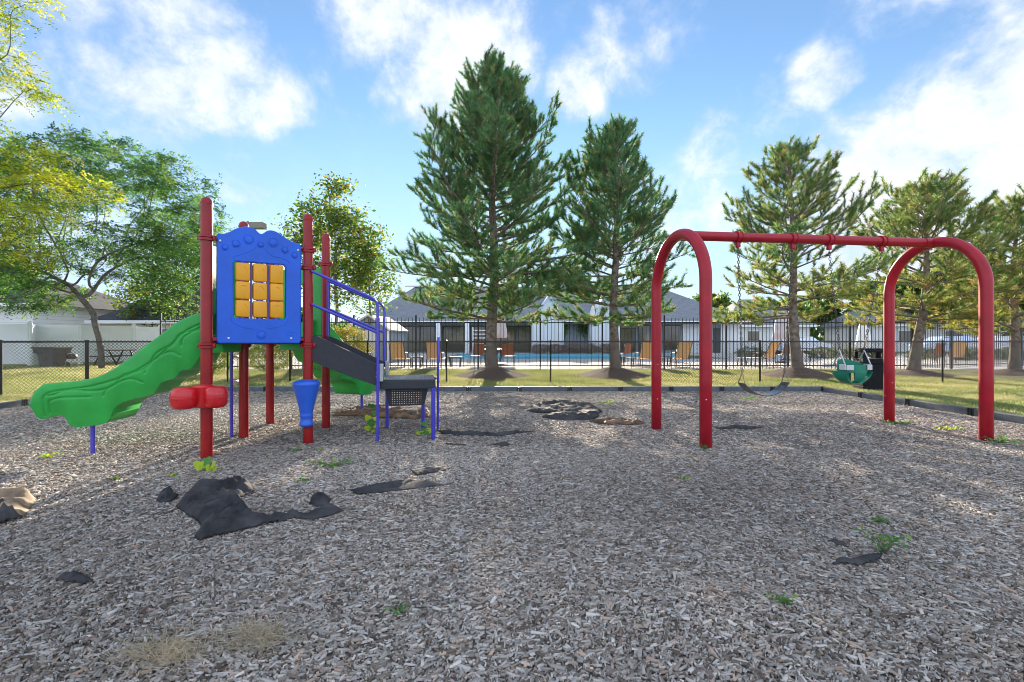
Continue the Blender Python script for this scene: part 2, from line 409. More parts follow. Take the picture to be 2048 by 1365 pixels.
def mulch_z(x, y):
    e = min(x - BX0, BX1 - x, BY1 - y); k = smooth(0, .8, e)
    n = mnoise.noise(Vector((x * .55, y * .55, 3.1))) * .035 + mnoise.noise(Vector((x * 2.1, y * 2.1, 9))) * .012
    dip = .07 * math.exp(-(((x - 3.4) / .75) ** 2 + ((y - 6.0) / .9) ** 2)) + .04 * math.exp(-(((x - 4.7) / .6) ** 2 + ((y - 6.1) / .8) ** 2))
    return .012 + k * (n - dip)
sheet('mulch_bed', list(np.arange(BX0, BX1, .12)) + [BX1], list(np.arange(-6, BY1, .12)) + [BY1], mulch_z, M['mulch'])
# pool deck: concrete with the pool cut out
def deck_slabs():
    b = MB(); z0, z1 = .03, .145
    X0, X1, Y0, Y1 = -16, 26, 18.35, 43.9; p = POOL
    for x0, x1, y0, y1 in ((X0, X1, Y0, p[2]), (X0, X1, p[3], Y1), (X0, p[0], p[2], p[3]), (p[1], X1, p[2], p[3])):
        b.box(((x0 + x1) / 2, (y0 + y1) / 2, (z0 + z1) / 2), (x1 - x0, y1 - y0, z1 - z0))
    o = b.build('pool_deck', M['concrete']); o['kind'] = 'structure'
    w = MB(); w.box(((p[0] + p[1]) / 2, (p[2] + p[3]) / 2, -.05), (p[1] - p[0] - .02, p[3] - p[2] - .02, .04)); o = w.build('water', M['water']); o['kind'] = 'structure'
    t = MB(); t.box(((p[0] + p[1]) / 2, p[3] - .03, -.3), (p[1] - p[0] - .04, .05, .84)); o = t.build('pool_wall', M['tile']); o['kind'] = 'structure'
deck_slabs()
# a second paved strip on the right and the road beyond
b = MB(); b.box((40, 30, .05), (26, 22, .19)); o = b.build('parking_area', M['concrete']); o['kind'] = 'structure'

# ---- wood chips
def wood_chips():
    pts = []
    for d0, d1, dens in ((1.35, 3.2, 9500), (3.2, 5.5, 6000), (5.5, 8.5, 2600), (8.5, 11.5, 1000)):
        w = 1.16 * d1 + .8; n = int(2 * w * (d1 - d0) * dens)
        x = rng.uniform(-w, w, n); y = rng.uniform(d0, d1, n)
        ok = (np.abs(x) < 1.14 * y + .7) & (x > BX0 + .06) & (x < BX1 - .06)
        pts.append(np.c_[x[ok], y[ok]])
    P = np.concatenate(pts); n = len(P)
    # bare worn patch beneath the belt swing keeps fewer chips
    bare = np.exp(-(((P[:, 0] - 3.4) / .7) ** 2 + ((P[:, 1] - 5.7) / .9) ** 2))
    keep = rng.random(n) > bare * .8; P = P[keep]; n = len(P)
    gx = np.arange(BX0, BX1 + .2, .1); gy = np.arange(1, BY1 + .2, .1)
    G = np.array([[mulch_z(a, b_) for a in gx] for b_ in gy])
    ix = np.clip(((P[:, 0] - gx[0]) / .1).astype(int), 0, len(gx) - 1); iy = np.clip(((P[:, 1] - gy[0]) / .1).astype(int), 0, len(gy) - 1)
    Z = G[iy, ix]
    L = rng.gamma(2.2, .0084, n).clip(.006, .075) * (1 + .035 * P[:, 1]); Wd = rng.uniform(.2, .48, n) * L; Wd = Wd.clip(.004, .015 + .001 * P[:, 1]); H = rng.uniform(.003, .009, n)
    # chips lie in drifts: a preferred direction that varies slowly
    pref = np.sin(P[:, 0] * 1.1 + P[:, 1] * .6) * .8 + np.sin(P[:, 1] * 1.7) * .5
    a = pref + rng.normal(0, .9, n)
    pitch = rng.normal(0, .11, n); roll = rng.normal(0, .17, n)
    ca, sa = np.cos(a), np.sin(a); cp, sp_ = np.cos(pitch), np.sin(pitch)
    ex = np.c_[ca * cp, sa * cp, sp_]; ey0 = np.c_[-sa, ca, np.zeros(n)]; ez0 = np.cross(ex, ey0)
    cr, sr = np.cos(roll)[:, None], np.sin(roll)[:, None]; ey = ey0 * cr + ez0 * sr; ez = np.cross(ex, ey)
    C = np.c_[P, Z + rng.uniform(.002, .012, n)]
    tA = rng.uniform(.45, 1, n)[:, None]; tB = rng.uniform(.45, 1, n)[:, None]
    hx = ex * (L / 2)[:, None]; hy = ey * (Wd / 2)[:, None]; hz = ez * (H / 2)[:, None]
    bend = ey * (rng.normal(0, .12, n) * L)[:, None]
    V = np.stack([C - hx - hy * tA - hz, C + hx - hy * tB - hz, C + hx + hy * tB - hz, C - hx + hy * tA - hz,
                  C - hx * .93 - hy * tA * .85 + hz, C + hx * .93 - hy * tB * .85 + hz, C + hx * .93 + hy * tB * .85 + hz, C - hx * .93 + hy * tA * .85 + hz], 1)
    base = (np.arange(n) * 8)[:, None, None]
    Fc = (np.array([[4, 5, 6, 7], [0, 1, 5, 4], [1, 2, 6, 5], [2, 3, 7, 6], [3, 0, 4, 7]])[None] + base).reshape(-1, 4)
    pal = np.array([(.36, .345, .325), (.27, .25, .23), (.50, .485, .47), (.20, .165, .14), (.36, .275, .22), (.14, .12, .10), (.60, .585, .56), (.50, .37, .29), (.09, .07, .055)])
    k = rng.choice(len(pal), n, p=[.23, .17, .19, .11, .06, .09, .06, .03, .06])
    # broad zones of darker damp chips
    zone = .5 + .5 * np.sin(P[:, 0] * .9 + 1.3 * np.sin(P[:, 1] * .8)) * np.sin(P[:, 1] * 1.1 + P[:, 0] * .3)
    pal = pal * .9 + np.array([.30, .28, .25]) * .1
    c = pal[k] * rng.uniform(.8, 1.2, n)[:, None] * (.80 + .34 * zone)[:, None] * np.array([1.0, .955, .89])
    o = np_mesh('wood_chips', V.reshape(-1, 3), Fc, M['chips'], colors=np.repeat(c, 8, 0))
    tagp(o, 'grey weathered wood chips covering the playground bed', 'wood chips', None, 'stuff')
wood_chips()

# ---- grass blades on the lawn
def grass():
    regs = [(-16, 15, 11.7, 18.2, 1500), (7.75, 13.5, 6.3, 11.7, 2600), (-15, -9.85, 7.6, 11.7, 2200), (-26, -11, 12, 21, 350)]
    P = []
    for x0, x1, y0, y1, dn in regs:
        n = int((x1 - x0) * (y1 - y0) * dn); x = rng.uniform(x0, x1, n); y = rng.uniform(y0, y1, n)
        ok = np.abs(x) < 1.12 * y + .6
        P.append(np.c_[x[ok], y[ok]])
    P = np.concatenate(P)
    for (mx, my) in PINES: 
        rr = np.hypot((P[:, 0] - mx) / 1.35, (P[:, 1] - my) / 1.1); P = P[rr > rng.uniform(.8, 1.15, len(P))]
    n = len(P)
    z = .13 * np.clip((P[:, 1] - 12.3) / 5, 0, 1); z = .13 * (lambda t: t * t * (3 - 2 * t))(np.clip((P[:, 1] - 12.3) / 5, 0, 1))
    h = rng.uniform(.03, .075, n); a = rng.uniform(0, 2 * np.pi, n); w = rng.uniform(.005, .011, n)
    dx = np.cos(a); dy = np.sin(a); lx = rng.normal(0, .03, n); ly = rng.normal(0, .03, n)
    B = np.c_[P, z]
    V = np.stack([B - np.c_[dx * w, dy * w, 0 * w], B + np.c_[dx * w, dy * w, 0 * w], B + np.c_[lx, ly, h]], 1).reshape(-1, 3)
    Fc = np.arange(3 * n).reshape(-1, 3)
    pal = np.array([(.15, .21, .07), (.27, .30, .12), (.41, .39, .20), (.53, .48, .28), (.46, .38, .24)])
    zz = np.array([mnoise.noise(Vector((p[0] * .9, p[1] * 1.3, 0))) for p in P[::50]]); zz = np.repeat(zz, 50)[:n]
    k = np.clip((rng.normal(1.15, 1.05, n) + zz * 2.5).round().astype(int), 0, 4)
    patch = np.sin(P[:, 0] * 1.3 + 2 * np.sin(P[:, 1] * .9)) * np.sin(P[:, 1] * 2.1 + P[:, 0] * .5)
    k = np.clip(k + (patch > .45) * 1 - (patch < -.6) * 1, 0, 4)
    c = pal[k] * rng.uniform(.8, 1.2, n)[:, None]
    o = np_mesh('grass', V, Fc, M['blades'], colors=np.repeat(c, 3, 0))
    tagp(o, 'short patchy yellow green grass of the lawn', 'grass', None, 'stuff')
PINES = [(-.64, 15.5), (3.36, 15.5), (9.45, 15.6), (13.75, 16.0), (17.4, 16.3)]
grass()

# mulch mounds round the pines
for i, (mx, my) in enumerate(PINES):
    b = MB(); nr, na = 7, 28; rx, ry, h = (1.35, 1.1, .36) if i < 3 else (1.3, 1.1, .2)
    vs = []; fs = []
    for r_ in range(nr + 1):
        for k in range(na):
            t = r_ / nr; an = 2 * math.pi * k / na
            wob = 1 + .12 * math.sin(3 * an + i) + .06 * math.sin(7 * an + 2 * i)
            x = mx + math.cos(an) * rx * t * wob; y = my + math.sin(an) * ry * t * wob
            z = gz(x, y) + h * (1 - t) ** 1.3 + mnoise.noise(Vector((x * 6, y * 6, i))) * .03 * (1 - t) - .03 * (t > .99)
            vs.append((x, y, z))
    for r_ in range(nr):
        for k in range(na):
            fs.append((r_ * na + k, r_ * na + (k + 1) % na, (r_ + 1) * na + (k + 1) % na, (r_ + 1) * na + k))
    fs.append(tuple(range(na))); b.add(vs, fs); o = b.build('mulch_mound', M['soil'], sm=True); o['kind'] = 'structure'

# ------------------------------------------------------------------ playground border
def border():
    t = thing('playground_border', (0, BY1, 0), 'low dark plastic edging joined end to end around the wood chip bed', 'edging')
    def run(p, q, n):
        p = Vector(p); q = Vector(q); dr = (q - p); L_ = dr.length / n; dr.normalize(); an = math.atan2(dr.y, dr.x)
        for i in range(n):
            c = p + dr * (L_ * (i + .5)); b = MB()
            b.bbox((c.x, c.y, .06), (L_ - .05, .09, .15), .018, an); b.build('edging_board', M['timber'], t)
            s = p + dr * (L_ * i); j = MB()
            for k in (-.045, 0, .045):
                j.bbox((s.x + dr.x * k, s.y + dr.y * k, .062), (.032, .105, .15), .008, an)
            j.bbox((s.x, s.y, .09), (.16, .06, .04), .01, an); j.build('connector', M['rubber'], t)
    run((BX1, BY1, 0), (BX0, BY1, 0), 14)
    run((BX1 + .1, -2.0, 0), (BX1, BY1 - .08, 0), 11)
    run((BX0 + 1.4, 3.8, 0), (BX0, BY1 - .08, 0), 6)
border()

# ------------------------------------------------------------------ play structure
C = Vector((-3.42, 5.99, 0)); u = Vector((.1806, -.9836, 0)); nL = Vector((-.9836, -.1806, 0)); s_ = 1.03
def hexv(deg):
    a = R(-79.6 + deg); return C + Vector((math.cos(a), math.sin(a), 0)) * s_
PA, PB, PE, PD = hexv(0), hexv(60), hexv(120), hexv(180); PC = C.copy()
play = thing('play_structure', C, 'playground climber with red posts, blue activity panel, green slides and grey steps', 'play structure')
def onpl(px, py, org, dr):
    """pixel -> (distance along dr from org, height) in the vertical plane through org"""
    k = (px - 1024) / F; t = (k * org[1] - org[0]) / (dr[0] - k * dr[1]); Y = org[1] + t * dr[1]
    return t, EYE - (py - 682.5) / F * Y
POST_R = .056
def collar(b, P, z, ex=None):
    b.lathe([(POST_R, z - .035), (POST_R + .016, z - .028), (POST_R + .016, z - .004), (POST_R + .008, z), (POST_R + .016, z + .004), (POST_R + .016, z + .028), (POST_R, z + .035)], (P.x, P.y, 0), 20)
    for dx in (-1, 1):
        b.bbox((P.x + dx * (POST_R + .02), P.y, z), (.04, .03, .05), .008)
for P, zs in ((PA, (1.20, 2.34)), (PB, (1.20, 2.13, 2.34)), (PC, (1.20,)), (PD, (1.20, 2.34)), (PE, (1.22, 2.34))):
    b = MB(); zt = 2.745
    b.lathe([(POST_R, -.3), (POST_R, zt - .05), (POST_R + .003, zt - .048), (POST_R + .003, zt - .03), (POST_R * .92, zt - .006), (POST_R * .7, zt + .014), (POST_R * .35, zt + .026), (.0001, zt + .03)], (P.x, P.y, 0), 24)
    po = b.build('post', M['red'], play, ang=40)
    for z in zs: cb = MB(); collar(cb, P, z); cb.build('clamp', M['red'], po, ang=40)
# deck
dk = MB(); poly = [PA, PB, PE, PD]; cen = (PA + PD) / 2 * .5 + (PB + PE) / 2 * .5
def ins(p, k): 
    v = (p - cen); return cen + v * (1 - k / v.length)
ring = [ins(p, .05) for p in poly]
vs = [Vector((p.x, p.y, z)) for z in (1.215, 1.30) for p in ring]
dk.add(vs, [(3, 2, 1, 0), (4, 5, 6, 7)] + [(i, (i + 1) % 4, (i + 1) % 4 + 4, i + 4) for i in range(4)])
dk.build('deck', M['deck'], play)
# --- blue activity panel on edge A-B
dAB = (PB - PA).normalized(); nAB = Vector((dAB.y, -dAB.x, 0))   # toward the camera
if nAB.y > 0: nAB = -nAB
MAB = Matrix(((dAB.x, 0, nAB.x, PA.x), (dAB.y, 0, nAB.y, PA.y), (0, 1, 0, 0), (0, 0, 0, 1)))   # local (s, z, out)
def ab(zx, zy):   # coordinates in my 3.7926x zoom of the photo, origin (360,380)
    return onpl(360 + zx / 3.7926, 380 + zy / 3.7926, PA, dAB)
def spline(pts, n=6, closed=False):
    out = []; m = len(pts); rng_ = range(m if closed else m - 1)
    for i in rng_:
        p0 = pts[(i - 1) % m] if (closed or i > 0) else pts[i]; p1 = pts[i]; p2 = pts[(i + 1) % m]
        p3 = pts[(i + 2) % m] if (closed or i + 2 < m) else p2
        for k in range(n):
            t = k / n
            out.append(tuple(.5 * ((2 * p1[j]) + (-p0[j] + p2[j]) * t + (2 * p0[j] - 5 * p1[j] + 4 * p2[j] - p3[j]) * t * t + (-p0[j] + 3 * p1[j] - 3 * p2[j] + p3[j]) * t ** 3) for j in range(len(p1))))
    if not closed: out.append(tuple(pts[-1]))
    return out
top = spline([(292, 333), (330, 335), (372, 322), (420, 298), (470, 283), (505, 280), (545, 287), (575, 308), (597, 330), (618, 337), (640, 325), (662, 312), (700, 311), (745, 330), (790, 362), (830, 388), (868, 402), (898, 407)], 3)
outer = [ab(*p) for p in [(276, 1140), (276, 350), (280, 338)] + top + [(910, 414), (914, 430), (914, 1140), (908, 1158), (895, 1166), (296, 1166), (281, 1158)]]
win = [ab(*p) for p in [(402, 560), (415, 545), (600, 558), (785, 572), (798, 590), (798, 968), (785, 984), (600, 980), (415, 972), (402, 960)]]
vs, fs = curve_plate([outer, win[::-1]], .055, .012, MAB @ Matrix.Translation((0, 0, 0)))
pb = MB(); pb.add(vs, fs)
FR = .0275
def dome(b, c, r, out=FR, hgt=.013, n=20):
    prof = [(r * 1.0, -.004), (r * .98, hgt * .35), (r * .85, hgt * .8), (r * .5, hgt), (.0001, hgt * 1.05)]
    Mz = MAB @ Matrix.Translation((c[0], c[1], out))
    b.lathe(prof, (0, 0, 0), n, Mz)
for zx, zy, r_ in ((337, 440, 25), (420, 413, 33), (515, 382, 40), (608, 420, 24), (702, 405, 38), (790, 459, 27), (863, 500, 23), (612, 1102, 36)):
    c = ab(zx, zy); c2 = ab(zx + r_, zy); rr = abs(c2[0] - c[0]); dome(pb, c, rr * .80)
    Mz = MAB @ Matrix.Translation((c[0], c[1], FR))
    pb.tube([Mz @ Vector((rr * 1.05 * math.cos(a), rr * 1.05 * math.sin(a), 0)) for a in np.linspace(0, 2 * math.pi, 25)], .0035, 6, False)
for ln in (spline([(390, 520), (420, 505), (500, 480), (560, 450), (585, 400)], 6), spline([(640, 440), (655, 470), (690, 500), (760, 520), (815, 545), (832, 590)], 6),
           spline([(380, 965), (400, 1010), (480, 1045), (570, 1058)], 6), spline([(650, 1055), (740, 1040), (800, 1015), (815, 985)], 6)):
    pb.tube([MAB @ Vector((*ab(*p), FR)) for p in ln], .0035, 6, False)
for k in range(3):     # small raised maker's lettering, unreadable in the photograph: three faint ridges
    a0 = ab(795, 1082 + k * 12); a1 = ab(880 - k * 10, 1082 + k * 12); pb.tube([MAB @ Vector((*a0, FR)), MAB @ Vector((*a1, FR))], .0016, 4, False)
panel = pb.build('activity_panel', M['blue'], play, ang=35)
for zx, zy in ((300, 390), (890, 462), (365, 1127), (838, 1128)):
    c = ab(zx, zy); b = MB(); Mz = MAB @ Matrix.Translation((c[0], c[1], FR + .001))
    b.lathe([(.014, 0), (.014, .003), (.010, .008), (.0001, .009)], (0, 0, 0), 14, Mz); b.build('bolt', M['bolt'], panel, sm=True)
# brackets from posts to the panel
for P, dr, z in ((PA, 1, 2.34), (PB, -1, 2.13), (PA, 1, 1.27), (PB, -1, 1.27)):
    b = MB(); c = P + dAB * dr * (.05 + .06); b.bbox((c.x, c.y, z), (.13, .03, .04), .006, math.atan2(dAB.y, dAB.x)); b.build('bracket', M['red'], panel)
# yellow turning blocks and the purple rods between
cols = ((418, 530, (560, 688), (700, 828), (840, 965)), (551, 657, (568, 697), (709, 835), (846, 968)), (678, 781, (578, 708), (717, 842), (851, 972)))
for x0, x1, *rows in cols:
    for y0, y1 in rows:
        p0 = ab(x0, y1); p1 = ab(x1, y0); w = p1[0] - p0[0]; h = p1[1] - p0[1]; c = ((p0[0] + p1[0]) / 2, (p0[1] + p1[1]) / 2)
        b = MB(); b.bbox((0, 0, 0), (w, h, w * .62), .026, M=Matrix())
        a = random.uniform(-.9, .9)
        arc = [(w * .28 * math.cos(t + a), h * .28 * math.sin(t + a), w * .31 + .001) for t in np.linspace(0, 1.5, 9)]
        b.tube(arc, .003, 5, False)
        tw = random.uniform(-.05, .05)
        b.v = [tuple(MAB @ Matrix.Translation((c[0], c[1], -.002)) @ Matrix.Rotation(tw, 4, 'X') @ Vector(v)) for v in b.v]
        b.build('turning_block', M['yellow'], panel, ang=50)
rods = MB()
for xx in (474, 604, 730):
    a0 = ab(xx, 548); a1 = ab(xx, 985); rods.tube([MAB @ Vector((a0[0], a0[1] + .004, -.01)), MAB @ Vector((a1[0], a1[1] - .004, -.01))], .035, 12)
for xx in (541, 667):
    a0 = ab(xx - 8, 985); a1 = ab(xx + 8, 550); w = a1[0] - a0[0]
    rods.bbox(MAB @ Vector(((a0[0] + a1[0]) / 2, (a0[1] + a1[1]) / 2, -.012)), (w, .02, a1[1] - a0[1]), .004, math.atan2(dAB.y, dAB.x))
rods.build('axle_rods', M['bluepipe'], panel)

# --- slides
M2 = C + u * (s_ / 2); near0 = M2 + u * .30     # near side wall starts here and runs along nL
def sl(px, py): return onpl(px, py, near0, nL)
z1 = lambda x, y: (x * .41016, y * .41016 + 380)
topl = [sl(*z1(x, y)) for x, y in ((975, 600), (935, 610), (900, 625), (860, 645), (800, 690), (750, 728), (700, 765), (650, 803), (600, 840), (550, 872), (500, 900), (430, 925), (380, 932), (330, 937), (250, 942), (215, 947), (190, 960), (168, 980), (155, 1000), (147, 1030))]
botl = [sl(*z1(x, y)) for x, y in ((975, 795), (925, 868), (895, 880), (868, 886), (842, 918), (800, 932), (772, 944), (752, 972), (732, 998), (680, 1012), (640, 1022), (590, 1038), (548, 1062), (528, 1100), (510, 1132), (482, 1146), (420, 1156), (360, 1161), (338, 1158), (318, 1146), (302, 1118), (285, 1106), (250, 1106), (215, 1116), (185, 1123), (165, 1114), (152, 1098), (146, 1060))]
topl = sorted(spline(topl, 6)); botl = spline(botl, 6)
groove = [[sl(*z1(*p)) for p in spline(g, 5)] for g in (
    [(205, 1105), (206, 1050), (214, 1008), (260, 985), (400, 966), (480, 950), (620, 905), (750, 830), (850, 742), (905, 690), (975, 655)],
    [(222, 1002), (260, 1000), (330, 975), (430, 980), (500, 975), (560, 950), (600, 907), (680, 882), (730, 850), (760, 800), (800, 775), (850, 750), (880, 705), (975, 682)],
    [(232, 1090), (234, 1055), (242, 1030), (300, 1014), (440, 1009)],
    [(505, 1004), (518, 975), (560, 950), (600, 930), (640, 922), (690, 940)],
    [(705, 893), (715, 865), (750, 832), (780, 808), (830, 790), (875, 808)],
    [(884, 760), (888, 735), (905, 712), (975, 672)])]
def interp(pts, t):
    pts = sorted(pts); 
    if t <= pts[0][0]: return pts[0][1]
    for a, b_ in zip(pts, pts[1:]):
        if t <= b_[0]: return a[1] + (b_[1] - a[1]) * (t - a[0]) / max(1e-6, b_[0] - a[0])
    return pts[-1][1]
def slide_mesh():
    t_end = max(p[0] for p in topl) + .006; tt = np.linspace(-.06, t_end, 230); nh = 56
    gv = [np.array(g) for g in groove]
    def disp(t, z):
        m = 9
        for g in gv:
            a = g[:-1]; d = g[1:] - a; q = np.array([t, z]) - a; L2 = (d * d).sum(1) + 1e-9
            k = np.clip((q * d).sum(1) / L2, 0, 1); dd = q - d * k[:, None]; m = min(m, math.sqrt((dd * dd).sum(1).min()))
        return -.013 * math.exp(-(m / .0095) ** 2)
    vs = []; rows = []
    for t in tt:
        T = interp(topl, t); B = interp(botl, t); B = min(B, T - .02)
        H = T - B; row = []
        bed = max(B + .03, T - (.24 if t > .1 else .05 + 1.9 * max(t, 0)))
        endk = smooth(t_end, t_end - .05, t)
        def P(y, z): row.append((t, y, z))
        for i in range(nh):                       # outer wall, near (y=0) with grooves; wall leans in at the foot
            f = i / (nh - 1); z = B + (H - .025) * f
            lean = .05 * (1 - f) ** 2 + .012 * math.sin(f * math.pi) * -1
            P(-(-lean) + 0 - disp(t, z) - .0, z)
        for a in np.linspace(0, math.pi, 6)[1:]: P(.022 - .022 * math.cos(a), T - .025 + .025 * math.sin(a))
        P(.075, bed + .06 * min(1, H * 3)); P(.11, bed + .01); P(.3, bed)
        half = row[:]; 
        for (t_, y, z) in half[::-1][1:]: row.append((t_, .6 - y, z))
        rows.append(row)
    n = len(rows[0]); vs = [v for r_ in rows for v in r_]; fs = []
    for i in range(len(rows) - 1):
        for k in range(n - 1): fs.append((i * n + k, i * n + k + 1, (i + 1) * n + k + 1, (i + 1) * n + k))
        fs.append((i * n + n - 1, i * n, (i + 1) * n, (i + 1) * n + n - 1))
    fs.append(tuple(range(n))[::-1]); q = (len(rows) - 1) * n; fs.append(tuple(q + k for k in range(n)))
    b = MB(); b.add(vs, fs); return b
sm_ = slide_mesh()
def place_slide(O, d, v, leg=True):
    """O near-wall origin, d slide direction, v across"""
    b = MB(); b.f = list(sm_.f); b.v = [tuple(O + d * x + v * y + Vector((0, 0, z))) for x, y, z in sm_.v]
    o = b.build('slide', M['green'], play, ang=50)
    lg = MB(); p = O + d * 1.275 + v * .15; lg.tube([(p.x, p.y, -.2), (p.x, p.y, .40)], .021, 12); lg.build('support_leg', M['bluepipe'], o, ang=50)
    return o
place_slide(near0, nL, -u)
d2 = Vector((math.cos(R(-79.6 + 150)), math.sin(R(-79.6 + 150)), 0)); mid2 = (PE + PD) / 2; v2 = Vector((d2.y, -d2.x, 0))
place_slide(mid2 + v2 * .30, d2, -v2)
# green entry hoods at the two slide mouths
def hood(Pa, Pb):
    dr = (Pb - Pa).normalized(); L_ = (Pb - Pa).length; out = Vector((dr.y, -dr.x, 0))
    if out.dot((Pa + Pb) / 2 - cen) < 0: out = -out
    Mx = Matrix(((dr.x, 0, out.x, Pa.x), (dr.y, 0, out.y, Pa.y), (0, 1, 0, 0), (0, 0, 0, 1))) @ Matrix.Translation((0, 0, .03))
    x0, x1 = .075, L_ - .075; zb, zt = 1.32, 2.30
    o_ = [(x0, zb), (x0, zt - .06), (x0 + .02, zt - .015), (x0 + .08, zt), (x1 - .08, zt), (x1 - .02, zt - .015), (x1, zt - .06), (x1, zb), (x1 - .2, zb)]
    inn = [(x1 - .2, zt - .42), (x1 - .24, zt - .30), (x1 - .34, zt - .24), (x0 + .34, zt - .24), (x0 + .24, zt - .30), (x0 + .2, zt - .42), (x0 + .2, zb)]
    vs, fs = curve_plate([o_ + inn], .045, .012, Mx); b = MB(); b.add(vs, fs)
    return b.build('slide_hood', M['green'], play, ang=35)
hood(PC, PA); hood(PE, PD)

# --- steps down from edge B-E to the transfer platform
n2 = Vector((.9836, .1806, 0)); vN = (PE - PB).normalized(); g0 = PB + n2 * .02
def st(px, py): return onpl(px, py, g0, n2)
z3 = lambda x, y: (340 + x / 3.531, 640 + y / 3.531)
near_poly = [st(*z3(x, y)) for x, y in ((1003, 112), (1040, 114), (1100, 142), (1455, 312), (1475, 316), (1462, 465), (1300, 412), (1200, 372), (1060, 316), (1022, 300), (1003, 285))]
Wst = .86
steps = thing('stair', PB + n2 * .45 + vN * .43, None, None); steps.parent = play
steps.location = (PB + n2 * .45 + vN * .43) - play.location; del_keys = None
for off in (.0, Wst):
    b = MB(); b.plate(near_poly, g0 + vN * off, n2, .035)
    if off == 0:
        b.plate(near_poly, g0 + vN * off, n2, .012, -.03)
    b.build('side_panel', M['deck'], steps)
Lst = near_poly[4][0]; zA = 1.30; zB = .76
for i in range(4):
    f = (i + .5) / 4; sx = Lst * f; z = zA + (zB - zA) * (i + 1) / 4.6; c = g0 + n2 * sx + vN * (Wst / 2)
    b = MB(); b.bbox((c.x, c.y, z - .03), (Lst / 4 + .01, Wst - .06, .05), .008, math.atan2(n2.y, n2.x)); b.build('tread', M['decktop'], steps)
for off in (0, Wst):
    b = MB(); c = g0 + n2 * (Lst + .03) + vN * off; b.bbox((c.x, c.y, .86), (.05, .07, .22), .01, math.atan2(n2.y, n2.x)); b.build('end_cap', M['metal'], steps)
for zz in (.86, .81):
    b = MB(); p = g0 + n2 * (Lst - .02) - vN * .025; Mx = Matrix.Translation(p + Vector((0, 0, zz))) @ Matrix.Rotation(math.atan2(n2.y, n2.x), 4, 'Z') @ Matrix.Rotation(R(90), 4, 'X')
    b.lathe([(.015, 0), (.015, .006), (.009, .012), (.0001, .013)], (0, 0, 0), 12, Mx); b.build('bolt', M['bolt'], steps, sm=True)
# transfer platform
tp0 = g0 + n2 * (Lst + .01)
LP = .68; an2 = math.atan2(n2.y, n2.x)
pc = tp0 + n2 * (LP / 2) + vN * (Wst / 2)
b = MB(); b.bbox((pc.x, pc.y, .705), (LP, Wst - .02, .11), .012, an2); plat = b.build('transfer_platform', M['deck'], play)
b = MB()
holes = []
for i in range(22):
    for j in range(26):
        pass
def perforated(w, h, nx, ny, r, th, M_, taper=0):
    lps = [[(-w / 2, h / 2), (w / 2, h / 2), (w / 2 - taper, -h / 2), (-w / 2 + taper, -h / 2)]]
    for i in range(nx):
        for j in range(ny):
            x = -w / 2 + w * (i + 1) / (nx + 1); y = -h / 2 + h * (j + 1) / (ny + 1)
            if abs(x) > w / 2 - taper * .9 - .02: continue
            lps.append([(x + r * math.cos(a), y + r * math.sin(a)) for a in np.linspace(0, 2 * math.pi, 7)[:-1]])
    return curve_plate(lps, th, .0004, M_)
vs, fs = perforated(LP - .03, Wst - .06, 15, 19, .009, .008, Matrix.Translation((pc.x, pc.y, .7665)) @ Matrix.Rotation(an2, 4, 'Z'))
b.add(vs, fs); b.build('perforated_top', M['decktop'], plat)
p = tp0 + n2 * (LP * .47) + vN * .17
Mx = Matrix(((n2.x, 0, n2.y, p.x), (n2.y, 0, -n2.x, p.y), (0, 1, 0, .535), (0, 0, 0, 1)))
vs, fs = perforated(.54, .225, 17, 7, .0075, .012, Mx, .05); b = MB(); b.add(vs, fs); b.build('perforated_riser', M['rubber'], plat)
for a_, o_ in ((.02, 0.0), (.02, Wst), (LP - .03, .0), (LP - .16, Wst - .1)):
    if (a_, o_) == (.02, 0.0): continue
    q = tp0 + n2 * a_ + vN * o_; b = MB(); b.tube([(q.x, q.y, -.2), (q.x, q.y, .66)], .024, 12); b.build('leg', M['bluepipe'], plat, ang=50)
# handrails
def rail(off, zt0, zt1, zl0, zl1, foot, st0=None):
    o = MB(); q0 = g0 + vN * off + n2 * .03; q1 = tp0 + n2 * (-.02) + vN * off
    side = -vN * .045 if off == 0 else vN * .045
    q0 = q0 + side; q1 = q1 + side
    pts = [Vector((q0.x, q0.y, zt0))]; e = Vector((q1.x, q1.y, zt1)); dr = (e - pts[0]).normalized()
    for k in range(7):
        t = k / 6; a = e - dr * .09; c_ = e - Vector((0, 0, .09)); pts.append(a * (1 - t) ** 2 + e * 2 * t * (1 - t) + c_ * t * t)
    pts.append(Vector((q1.x, q1.y, foot))); o.tube(pts, .0165, 12)
    o.tube([Vector((q0.x, q0.y, zl0)), Vector((q1.x, q1.y, zl1))], .0165, 12)
    if off: o.tube([Vector((q0.x, q0.y, zt0 - .02)), Vector((q0.x, q0.y, 1.28))], .0165, 12)
    return o.build('handrail', M['bluepipe'], play, ang=50)
rail(0, 2.085, 1.745, 1.69, 1.35, -.2); rail(Wst, 2.09, 1.76, 1.70, 1.37, .88)
b = MB(); q = tp0 + n2 * (LP + .05) + vN * (Wst - .1); q2 = tp0 + n2 * (LP + .05) + vN * (Wst - .42)
b.tube([(q.x, q.y, -.2), (q.x, q.y, 1.2)] + [tuple(q + (q2 - q) * (.5 - .5 * math.cos(a)) + Vector((0, 0, 1.2 + .1 * math.sin(a)))) for a in np.linspace(.3, math.pi - .3, 7)] + [(q2.x, q2.y, 1.2), (q2.x, q2.y, .98), (q.x, q.y, .9)], .0165, 12)
b.tube([(q.x, q.y, .72), (q.x - .1, q.y - .01, .72)], .014, 8)
b.build('grab_loop', M['bluepipe'], play, ang=50)
